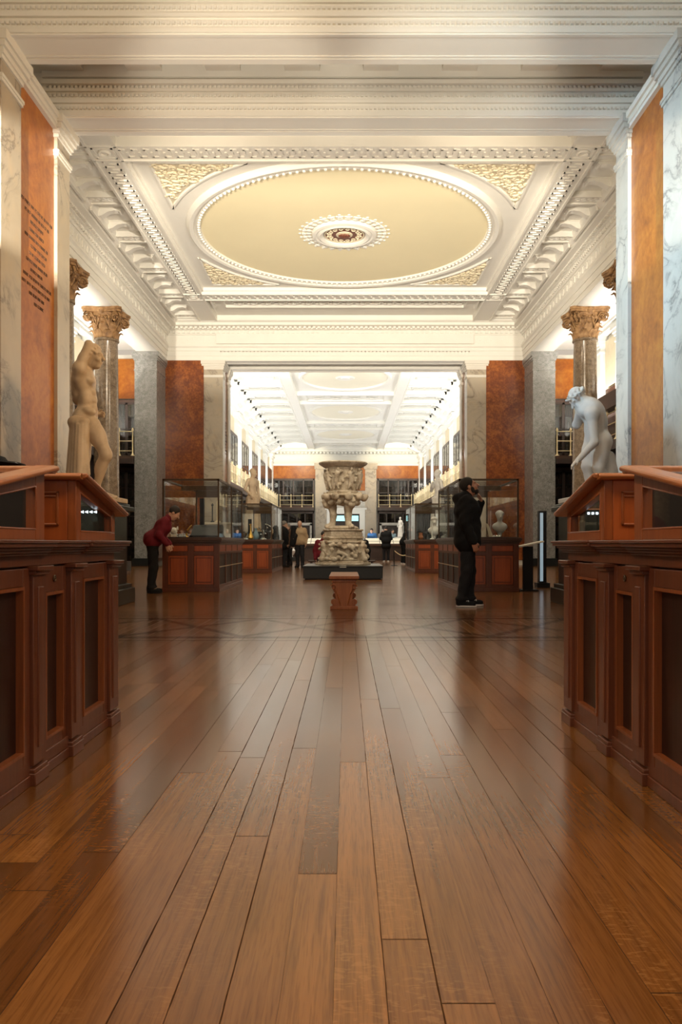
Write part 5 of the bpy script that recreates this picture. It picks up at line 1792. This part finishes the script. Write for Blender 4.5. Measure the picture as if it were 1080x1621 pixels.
# man in black by the right case, looking up with a hand on his chin (he faces the right of the picture)
pm = person('bearded man in black hooded jacket and trousers, looking up with a hand at his chin', W(740, 960, 10.95)[:2]+(0,), PI/2-.08, 1.78, 0., (-.34, 0, 0), 'black_cloth', 'charcoal_cloth', 'black_cloth', 'white_sole',
       'dark_hair', 'skin', .0065, .009, .8, True, {'elL': (.22, -.1, 1.16), 'wrL': (.08, -.19, 1.42), 'hdL': ((-.4, .12, .9), (-.3, .9, .1)), 'elR': (-.27, .04, 1.14), 'wrR': (-.3, -.06, .885), 'hdR': ((.1, -.35, -1), (1, .2, 0))}, beard=True, stride=.06, bulk=1.13)
pm_shoes = [c for c in COL.objects if c.parent == pm and c.name.startswith('shoe')]
for s_ in pm_shoes:
    lo = min(v.co.y for v in s_.data.vertices)
    xs = [v.co.x for v in s_.data.vertices]
    xm = (min(xs)+max(xs))/2
    st = MB()
    for i in range(3):
        st.tube([(xm-.04, lo+.1+.022*i, .078+.008*i), (xm, lo+.1+.022*i, .094+.01*i), (xm+.04, lo+.1+.022*i, .078+.008*i)], .006, 5)
    obj('laces', st, M['white_sole'], s_)
# person in red bending towards the left case
person('person in dark red jacket bending to look into the front left glass case', (-3.36, 13.95, 0), PI/2+.12, 1.64, .58, (.1, 0, 0), 'red_cloth', 'black_cloth', 'black_cloth', 'black_cloth',
       'dark_hair', 'skin_pale', .013, .015, .92, False, {'elL': (.25, -.05, 1.14), 'wrL': (.17, -.26, 1.1), 'elR': (-.25, -.05, 1.14), 'wrR': (-.17, -.26, 1.08)})
V2 = dict(vox=.017, cvox=.02)
A45 = {'elL': (.25, 0, 1.14), 'wrL': (.14, -.22, 1.12), 'elR': (-.25, 0, 1.14), 'wrR': (-.14, -.22, 1.1)}
person('grey haired man in a black coat standing sideways, left of the man in beige', (-2.22, 28.8, 0), PI/2+.5, 1.68, .0, (.05, 0, 0), 'black_cloth', 'charcoal_cloth', 'black_cloth', 'black_cloth', 'grey_hair', 'skin_pale', coat=.7, **V2)
person('person in brown half hidden behind the grey haired man in black', (-2.16, 30.6, 0), -.9, 1.62, .05, (0, 0, 0), 'brown_cloth', 'charcoal_cloth', 'black_cloth', 'black_cloth', 'grey_hair', 'skin_pale', **V2)
person('balding man in a beige cardigan with a dark jacket over one arm', (-1.6, 28.2, 0), -.35, 1.68, .0, (.1, 0, .2), 'beige_cloth', 'charcoal_cloth', 'black_cloth', 'black_cloth', 'grey_hair', 'skin_pale', bald=True, arms={'elR': (-.25, .02, 1.13), 'wrR': (-.16, -.2, 1.14)}, coat=.88, **V2)
# the dark jacket he carries
pr = [cap((-.2, -.1, 1.42), (-.2, -.14, .95), .1, .12, k=.06), cap((-.1, -.16, 1.15), (-.22, -.17, .85), .08, .1, k=.05), ell((-.2, .0, 1.4), (.1, .12, .07), k=.05)]
own = [o for o in COL.objects if o.parent is None and str(o.get('label', '')).startswith('balding man')][0]
obj('carried_jacket', sdf_mesh(pr, .02), M['black_cloth'], own, sharp=0, normals=False)
person('seated person in dark red with dark hair, showing past the left of the vase base', (-.66, 23.6, 0), .5, 1.68, .12, (.05, 0, 0), 'red_cloth', 'charcoal_cloth', 'black_cloth', 'black_cloth', 'dark_hair', 'skin', seated=True, **V2)
person('seated person in black with grey hair, showing past the right of the vase base', (.5, 23.6, 0), PI+.3, 1.68, .15, (.1, 0, 0), 'black_cloth', 'charcoal_cloth', 'black_cloth', 'black_cloth', 'grey_hair', 'skin_pale', seated=True, **V2)
t = thing('visitor_bench', 'plain dark bench hidden behind the great vase, carrying two seated visitors', 'bench', (-.08, 23.62, 0))
obj('seat', MB().box(-1., 1., -.2, .2, .32, .37), M['dark_wood'], t)
for x in (-.9, .9): obj('leg', MB().box(x-.04, x+.04, -.18, .18, 0, .32), M['dark_wood'], t)
V3 = dict(vox=.02, cvox=.024)
person('person in a blue jacket with dark hair behind the right long table case', (1.5, 43.6, 0), -.3, 1.7, .25, (.1, 0, 0), 'blue_cloth', 'charcoal_cloth', 'black_cloth', 'black_cloth', 'dark_hair', 'skin_pale', arms=A45, **V3)
person('person in long black coat seen from behind, leaning over the right long table case', (1.9, 36.6, 0), PI, 1.68, .3, (.3, 0, 0), 'black_cloth', 'charcoal_cloth', 'white_sole', 'white_sole', 'dark_hair', 'skin_pale', coat=.68, arms=A45, **V3)
person('grey haired person facing the person in the long black coat across the table case', (2.05, 44.0, 0), .1, 1.66, .2, (.1, 0, 0), 'grey_cloth', 'charcoal_cloth', 'black_cloth', 'black_cloth', 'grey_hair', 'skin_pale', arms=A45, **V3)
person('person in grey blue beyond the table case, close to the small white statue', (2.62, 44.4, 0), .4, 1.66, .1, (.1, 0, 0), 'bluegrey', 'charcoal_cloth', 'black_cloth', 'black_cloth', 'dark_hair', 'skin_pale', arms=A45, **V3)
person('person in black with white shoes, partly hidden by the farther right glass case', (2.42, 32.4, 0), PI/2+.4, 1.66, .45, (.2, 0, 0), 'black_cloth', 'black_cloth', 'white_sole', 'white_sole', 'dark_hair', 'skin', arms=A45, **V3)


# ---------------------------------------------------------------- the two near statues
def statue(label, loc, cat='statue', group=None): return thing('marble_statue', label, cat, loc, 0, group)


ZP = 1.462
t = statue('nude marble athlete with one arm raised over the head, leaning on a draped stump', (-3.72, 11.25, ZP))
def q(px, py, d): return W(px, py, 11.25+d)
pl = obj('statue_base', MB().box(-.42, .55, -.44, .44, 0, .07), M['statue_marble'], t, bevel=.01)
RZ = rotm(rz=PI/2)
s = 1.32
pr = [ell(q(132.5, 604, 0), (.155, .26, .25), rotm(ry=-.12), .05), ell(q(136, 592, -.12), (.095, .12, .11), k=.04), ell(q(136, 592, .12), (.095, .12, .11), k=.04),
      ell(q(143, 603, -.095), (.062, .105, .072), k=.028), ell(q(143, 603, .1), (.062, .105, .072), k=.028),
      ell(q(138.5, 632, 0), (.125, .185, .2), k=.05), ell(q(147.5, 622, -.05), (.04, .05, .05), k=.02), ell(q(148.5, 634, -.05), (.045, .05, .06), k=.02), ell(q(149, 646, -.05), (.045, .05, .07), k=.02),
      ell(q(148.5, 634, .06), (.045, .05, .06), k=.02), ell(q(149, 646, .06), (.045, .05, .07), k=.02), ell(q(136.5, 658, 0), (.155, .205, .175), k=.05), ell(q(141, 651, -.16), (.1, .06, .06), rotm(ry=.3), .03),
      ell(q(127.5, 663, -.1), (.115, .115, .135), k=.04), ell(q(127.5, 663, .1), (.115, .115, .135), k=.04),
      ell(q(123.5, 604, -.12), (.08, .09, .13), k=.04), ell(q(123.5, 604, .12), (.08, .09, .13), k=.04), ell(q(125, 622, 0), (.09, .17, .16), k=.05), ell(q(149, 668, -.02), (.05, .06, .06), k=.03)]
hc = q(148, 565, -.12)
RH = rotm(rx=.1, rz=PI/2-.12)
pr += head_prims(hc, RH, s, q(137, 588, 0))
# curly hair
for i in range(60):
    a, b = i*2.4, .15+1.6*(i/60)
    v = RH @ np.array((.082*math.sin(b)*math.cos(a), .02+.098*math.sin(b)*math.sin(a)*.98, .035+.098*math.cos(b)))
    if (RH.T @ v)[1] < -.05 and (RH.T @ v)[2] < .08: continue
    pr.append(ell(np.array(hc)+v*s, (.024, .024, .024), k=.008))
# near arm raised, forearm behind the head
sh, el, wr = q(126, 583, -.25), q(140.5, 545, -.23), q(150, 556, .02)
pr += [ell(sh, (.095, .085, .1), k=.04), cap(sh, el, .074, .057, .035), ell(q(131, 568, -.25), (.07, .06, .1), rotm(ry=.35), .03), cap(el, wr, .056, .04, .02), cap(q(124, 598, -.2), sh, .085, .08, .05)]
pr += hand_prims(wr, np.array(q(154, 558, .12))-np.array(wr), (0, .2, -1), 1, 1.15, .5)
# far arm behind the back, the hand comes out on the far side
sh, el, wr = q(134, 586, .25), q(122.5, 633, .33), q(153, 655, .36)
pr += [ell(sh, (.11, .1, .11), k=.05), cap(sh, el, .085, .065, .05), cap(el, wr, .062, .045, .03)]
pr += hand_prims(wr, (1, -.1, -.1), (0, -1, -.3), 1, 1.2, .9)
# legs
pr += [cap(q(145, 673, -.12), q(167, 717, -.14), .125, .085, .05), ell(q(154, 690, -.12), (.12, .11, .17), rotm(ry=-.45), .05), ell(q(168, 721, -.14), (.08, .078, .09), k=.04),
       cap(q(167, 722, -.14), q(153.5, 768, -.08), .08, .05, .04), ell(q(159, 738, -.11), (.075, .072, .14), rotm(ry=.3), .04), ell(q(152.5, 771, -.08), (.055, .055, .05), k=.03),
       cap(q(153, 780, -.08), q(175, 786, -.1), .052, .04, .03), ell(q(180, 787, -.1), (.06, .06, .03), k=.03)]
for i in range(5): pr.append(cap(q(178, 786.5, -.155+.026*i), q(184.5-.8*i, 788, -.165+.026*i), .017, .014, .008))
pr += [cap(q(134, 674, .11), q(133, 722, .13), .13, .09, .05), cap(q(133, 722, .13), q(131, 772, .12), .088, .055, .04), ell(q(130, 740, .12), (.08, .075, .14), k=.04),
       cap(q(131, 780, .12), q(150, 787, .14), .052, .035, .03)]
obj('body', sdf_mesh(pr, .0105), M['statue_marble'], t, world=True, sharp=0, normals=False)
# stump with hanging drapery
pr = [cap(q(122, 672, -.2), q(119, 776, -.16), .1, .14, k=.05), cap(q(133, 676, -.24), q(132, 779, -.2), .075, .09, k=.04), ell(q(121, 668, -.2), (.12, .11, .09), k=.05), ell(q(131, 667, -.24), (.1, .08, .06), k=.04)]
rnd = random.Random(8)
for i in range(13):
    x0 = 113.5+1.9*i
    dd = -.24-.07*math.sin(PI*i/12)+(.05 if i % 2 else 0)
    x1 = 108+2.45*i
    pr.append(cap(q(x0+1, 669+rnd.uniform(-2, 4), dd), q(x1, 783, dd-.05), .022, .036, k=.018))
    if i % 3 == 0: pr.append(cap(q(x0, 690, dd), q(x1+2.5, 750, dd-.04), .022, .03, k=.016))
obj('draped_stump', sdf_mesh(pr, .0105), M['statue_marble'], t, world=True, sharp=0, normals=False)

t = statue('pale marble nude bending forward with lowered head and one arm reaching down', (3.7, 11.25, ZP))
def q(px, py, d): return W(px, py, 11.25+d)
obj('statue_base', MB().box(-.5, .42, -.42, .44, 0, .07), M['white_marble'], t, bevel=.01)
hc = q(915.5, 633, -.04)
RH = rotm(rx=.75, rz=-PI/2+.25)
pr = head_prims(hc, RH, 1.2, q(929, 641, .02))
for i in range(40):
    a, b = i*2.4, .1+1.55*(i/40)
    v = RH @ np.array((.085*math.sin(b)*math.cos(a), .02+.1*math.sin(b)*math.sin(a), .035+.1*math.cos(b)))
    if (RH.T @ v)[1] < -.055 and (RH.T @ v)[2] < .075: continue
    pr.append(ell(np.array(hc)+v*1.2, (.024, .024, .024), k=.015))
for i in range(9):       # wreath
    a = i*2*PI/9
    v = RH @ np.array((.1*math.cos(a), .015+.12*math.sin(a), .075))
    pr.append(ell(np.array(hc)+v*1.2, (.03, .03, .018), k=.012))
pr += [ell(q(934, 648, 0), (.16, .25, .2), rotm(ry=-.9), .07), ell(q(942, 660, 0), (.14, .22, .2), rotm(ry=-.5), .07), ell(q(926, 650, -.1), (.1, .1, .1), k=.05), ell(q(925, 652, .12), (.1, .1, .1), k=.05),
       ell(q(944, 678, 0), (.145, .19, .19), k=.07), ell(q(937, 680, 0), (.09, .14, .14), k=.06), ell(q(948, 697, 0), (.17, .2, .17), k=.06), ell(q(956, 700, -.1), (.11, .11, .13), k=.05), ell(q(956, 700, .1), (.11, .11, .13), k=.05)]
sh, el, wr = q(937, 656, -.24), q(941.5, 700, -.28), q(917, 727, -.26)
pr += [ell(sh, (.1, .09, .1), k=.05), cap(sh, el, .078, .058, .04), cap(el, wr, .058, .04, .03)]
pr += hand_prims(wr, (-1, 0, -.75), (.5, .2, -1), -1, 1.1, .45)
sh, el, wr = q(926, 650, .24), q(913, 672, .2), q(917, 648, .0)
pr += [ell(sh, (.1, .09, .1), k=.05), cap(sh, el, .075, .058, .04), cap(el, wr, .056, .042, .03)]
pr += hand_prims(wr, (-.1, -.3, 1), (0, -1, 0), 1, 1.1, .6)
pr += [cap(q(938, 698, .1), q(930, 738, .04), .115, .08, .05), ell(q(933, 715, .08), (.105, .105, .16), rotm(ry=.15), .05), cap(q(930, 738, .04), q(936, 774, .08), .078, .05, .04), ell(q(934, 752, .08), (.07, .07, .12), k=.04),
       cap(q(936, 781, .08), q(921, 787, .06), .048, .034, .03)]
pr += [cap(q(954, 700, -.1), q(948, 740, -.13), .125, .085, .05), ell(q(951, 718, -.11), (.11, .11, .17), k=.05), cap(q(948, 740, -.13), q(958, 776, -.08), .08, .05, .04), ell(q(954, 755, -.1), (.072, .07, .12), k=.04),
       cap(q(958, 782, -.08), q(941, 787, -.13), .048, .034, .03)]
obj('body', sdf_mesh(pr, .0105), M['white_marble'], t, world=True, sharp=0, normals=False)
pr = [cap(q(964, 724, .1), q(967, 776, .08), .09, .14, k=.04), ell(q(970, 745, .04), (.07, .07, .08), k=.04), ell(q(960, 765, .02), (.06, .06, .07), k=.04), cap(q(961, 726, .12), q(958, 716, .1), .06, .04, k=.03)]
obj('tree_stump', sdf_mesh(pr, .0105), M['white_marble'], t, world=True, sharp=0, normals=False)


# ---------------------------------------------------------------- statues farther off
def standing(sc, lean=0., arm=0, turn=0., drape=False):
    pr = [ell((0, 0, 1.32), (.165, .12, .17), k=.06), ell((0, 0, 1.12), (.13, .105, .14), k=.06), ell((0, .01, .95), (.16, .12, .12), k=.06), cap((-.14, .01, 1.42), (.14, .01, 1.42), .07, k=.05)]
    pr += head_prims((0, -.03, 1.65), rotm(rx=.15, rz=turn), 1.05, (0, .01, 1.44))
    for i in range(20):
        a, b = i*2.4, .1+1.4*(i/20)
        pr.append(ell((.085*math.sin(b)*math.cos(a), -.005+.1*math.sin(b)*math.sin(a), 1.68+.1*math.cos(b)), (.03,)*3, k=.015))
    L = [((.19, 0, 1.4), (.27, .03, 1.12), (.24, -.06, .88)), ((-.19, 0, 1.4), (-.28, .05, 1.13), (-.22, -.16, .95))]
    if arm: L[1] = ((-.19, 0, 1.4), (-.27, -.1, 1.14), (-.08, -.2, 1.3))
    for n, (a, b, c) in enumerate(L):
        pr += [cap(a, b, .06, .048, .03), cap(b, c, .046, .032, .02)]
        pr += hand_prims(c, (0, -.2, -1) if not (arm and n) else (.5, 0, .8), (-1 if n == 0 else 1, 0, 0), 1 if n == 0 else -1, 1.05, .5)
    pr += [cap((.09, 0, .93), (.1, -.02, .5), .1, .068, .04), cap((.1, -.02, .5), (.1, .03, .08), .064, .042, .03), cap((.1, .03, .05), (.12, -.13, .03), .045, .03, .03),
           cap((-.09, 0, .93), (-.11, -.1, .5), .1, .068, .04), cap((-.11, -.1, .5), (-.12, .06, .08), .064, .042, .03), cap((-.12, .06, .05), (-.15, -.08, .03), .045, .03, .03),
           cap((-.05, .14, 0), (-.03, .1, .78), .13, .08, .05)]
    m = sdf_mesh(pr, .018)
    R = rotm(rx=lean)
    m.v = [tuple(np.array((p[0], p[1], p[2]))*sc) for p in m.v]
    z = min(p[2] for p in m.v)
    m.v = [(p[0], p[1], p[2]-z) for p in m.v]
    d = None
    if drape:
        pd = []
        for i in range(16):
            a = i*2*PI/16
            w_ = .035 if i % 2 else .05
            pd.append(cap((.17*math.cos(a), .13*math.sin(a), 1.0), (.24*math.cos(a), .2*math.sin(a), .05), w_, w_*1.2, k=.03))
        pd.append(cap((-.15, -.1, 1.0), (.16, -.05, 1.06), .05, k=.03))
        d = sdf_mesh(pd, .018)
        d.v = [(p[0]*sc, p[1]*sc, p[2]*sc) for p in d.v]
        zd = min(p[2] for p in d.v)
        d.v = [(p[0], p[1], p[2]-zd) for p in d.v]
    return m, d


def far_statue(x, y, z0, ztop, rot, mat, label, ped, arm=0, drape=False, pw=.42):
    H = ztop-z0-.06
    t = statue(label, (x, y, z0))
    t.rotation_euler = (0, 0, rot)
    m, d = standing(H/1.78, 0, arm, .2, drape)
    m.v = [(p[0], p[1], p[2]+.06) for p in m.v]
    obj('body', m, M[mat], t, sharp=0, normals=False)
    obj('statue_base', MB().lathe([(.34, 0), (.34, .06), (0, .065)], 24), M[mat], t)
    if d:
        d.v = [(p[0], p[1], p[2]+.06) for p in d.v]
        obj('drapery', d, M[mat], t, sharp=0, normals=False)
    p = thing('statue_pedestal', ped, 'pedestal', (x, y, 0), 0, 'pedestals of the farther statues')
    obj('die', MB().box(-pw+.06, pw-.06, -pw+.06, pw-.06, .18, z0-.09), M['dark_green'], p)
    obj('base', MB().box(-pw, pw, -pw, pw, 0, .18), M['dark_green'], p, bevel=.01)
    obj('cornice', MB().box(-pw, pw, -pw, pw, z0-.09, z0-.004), M['dark_green'], p, bevel=.01)


far_statue(-3.34, 28.6, 1.3, 3.42, .9, 'statue_marble', 'honey coloured standing marble figure above the farther left glass case', 'dark pedestal of the honey coloured statue, seen through the farther left case', 0, True)
far_statue(3.38, 28.6, 1.3, 3.38, -1.2, 'white_marble', 'white standing marble figure with raised hand above the farther right glass case', 'dark pedestal of the white statue, seen through the farther right case', 1, True)
far_statue(2.94, 40.0 + 2.2, 1.15, 2.2, -.8, 'white_marble', 'small white standing statue at the right end of the far gallery', 'dark pedestal of the small white statue in the far gallery', 0, True, .36)
# ================================================================ light
LK = 1.
def area(name, loc, target, size, size_y, power, col, spread=180):
    d = bpy.data.lights.new(name, 'AREA')
    d.shape = 'RECTANGLE'
    d.size, d.size_y = size, size_y
    d.energy = power*LK
    d.color = col
    d.spread = math.radians(spread)
    o = bpy.data.objects.new(name, d)
    COL.objects.link(o)
    o.location = loc
    z = (Vector(loc)-Vector(target)).normalized()
    up = Vector((0, 1, 0)) if abs(z.y) < .8 else Vector((0, 0, 1))
    y = (up-z*z.dot(up)).normalized()
    x = y.cross(z)
    o.rotation_euler = Matrix((x, y, z)).transposed().to_euler()
    return o


def spot(name, loc, target, power, col, angle, blend=.4, rad=.15):
    d = bpy.data.lights.new(name, 'SPOT')
    d.energy = power*LK
    d.color = col
    d.spot_size = math.radians(angle)
    d.spot_blend = blend
    d.shadow_soft_size = rad
    o = bpy.data.objects.new(name, d)
    COL.objects.link(o)
    o.location = loc
    o.rotation_euler = (Vector(target)-Vector(loc)).to_track_quat('-Z', 'Y').to_euler()
    return o


WARM, COOL, DAY = (1., .9, .74), (.6, .82, 1.), (.9, .96, 1.)
# uplighters standing on the bookcases of the near hall, shining through the opening onto the ceiling
spot('uplight_near_left', (-3.9, 4.5, 4.6), (-2.4, 24., 9.6), 14500, WARM, 56, .25, .03)
spot('uplight_near_right', (3.9, 4.5, 4.6), (2.2, 24., 9.6), 10500, WARM, 56, .25, .03)
# unseen plates added to cut the beams of these two uplighters
for s in (-1, 1): struct('trim_%d' % (12 if s < 0 else 13), MB().box(s*2.6, s*6.5, 5.7, 5.74, 5.045, 6.6).box(s*2.6, s*6.5, 5.7, 5.74, 3.8, 4.715), M['plaster_shade'])
for s in (-1, 1): spot('rib_fill', (s*1.6, 6.2, 3.4), (s*1.7, 13.55, 8.7), 1200, WARM, 30, .8, .15)  # added fill for the ribs and the coffers
spot('added_vase_accent', (2.6, 8.0, 7.2), (0, 20.1, 1.9), 900, (1., .86, .64), 13, .6, .1)  # added accent that brightens the vase
area('near_wall_fill', (0, 5.2, 6.6), (0, 11.4, 8.7), 6., .5, 74, (1., .86, .66), 110)  # added light for the front face of the first rib
area('near_window_day', (-6.0, 6.5, 6.0), (5.4, 13., 5.4), 2., 2., 135, (.48, .78, 1.), 36)
spot('added_statue_accent', (1.2, 8.6, 7.2), (3.65, 11.2, 2.4), 260, (1., .9, .74), 24, .5, .08)  # added accent that brightens the bending statue
area('near_lamp_warm', (5.4, 7.0, 6.0), (-5., 12.6, 4.6), 1., 1., 90, (1., .66, .34), 70)
area('near_ceiling_fill', (0, .8, 9.2), (0, 4.2, 0), 6., 6., 205, (1., .8, .57), 120)  # added fill for the near floor
# added fills: cabinets from the sides, middle hall and far gallery from the arches
for s in (-1, 1):
    area('cabinet_fill', (s*5.6, 1.2, 6.6), (-s*1.2, 3.2, .8), .8, .8, 46, (1., .76, .5), 80)
    area('hall_fill', (s*3.6, 14.75, 8.1), (s*1.8, 26.5, 1.5), 1.6, .5, 210, (1., .84, .62), 150)
    area('far_hall_fill', (s*3.0, 34.6, 8.1), (s*2.2, 56, 1.5), 1.6, .5, 300, (1., .92, .78), 150)
    for y in (15.9, 25.1): area('case_top_fill', (s*2.7, y, 2.1), (s*2.7, y, 9.), .9, 2.8, 80, (1., .93, .8))  # added upward fill for the middle ceiling
    # uplighters on the balconies of the side aisles
    area('uplight_aisle', (s*8.97, 23.2, 5.4), (s*8.97, 23.2, 9.), .12, 14.5, 620, (1., .95, .86))
    # and along the far gallery, with daylight
    area('uplight_far', (s*5.2, 50.5, 5.0), (s*3.9, 50.5, 9.), .5, 30., 310, (1., .99, .95))
    area('far_day', (s*4.4, 50.5, 4.9), (s*6.3, 50.5, 6.6), .5, 30., 230, (1., 1., .98))
area('far_ceiling_fill', (0, 50.5, 1.3), (0, 50.5, 9.), 3., 28., 700, (1., .97, .9))  # added sheet of light that fills the far ceiling from below
for s in (-1, 1): spot('end_wall_fill', (s*3.9, 61., 8.3), (s*4.2, 67, 6.9), 900, (1., .84, .56), 70, .6, .1)  # added spots that brighten the far end wall
wd = bpy.data.worlds.new('world')
S.world = wd
wd.use_nodes = True
wd.node_tree.nodes['Background'].inputs[0].default_value = (1., .86, .7, 1)
wd.node_tree.nodes['Background'].inputs[1].default_value = .6
S.view_settings.view_transform = 'Standard'
S.view_settings.look = 'None'
S.view_settings.gamma = 1
S.view_settings.use_curve_mapping = False
S.view_settings.exposure = 0
S.cycles.use_denoising = True
S.cycles.max_bounces = 8
S.cycles.diffuse_bounces = 4
S.cycles.glossy_bounces = 4
S.cycles.transparent_max_bounces = 16
S.cycles.sample_clamp_indirect = 8
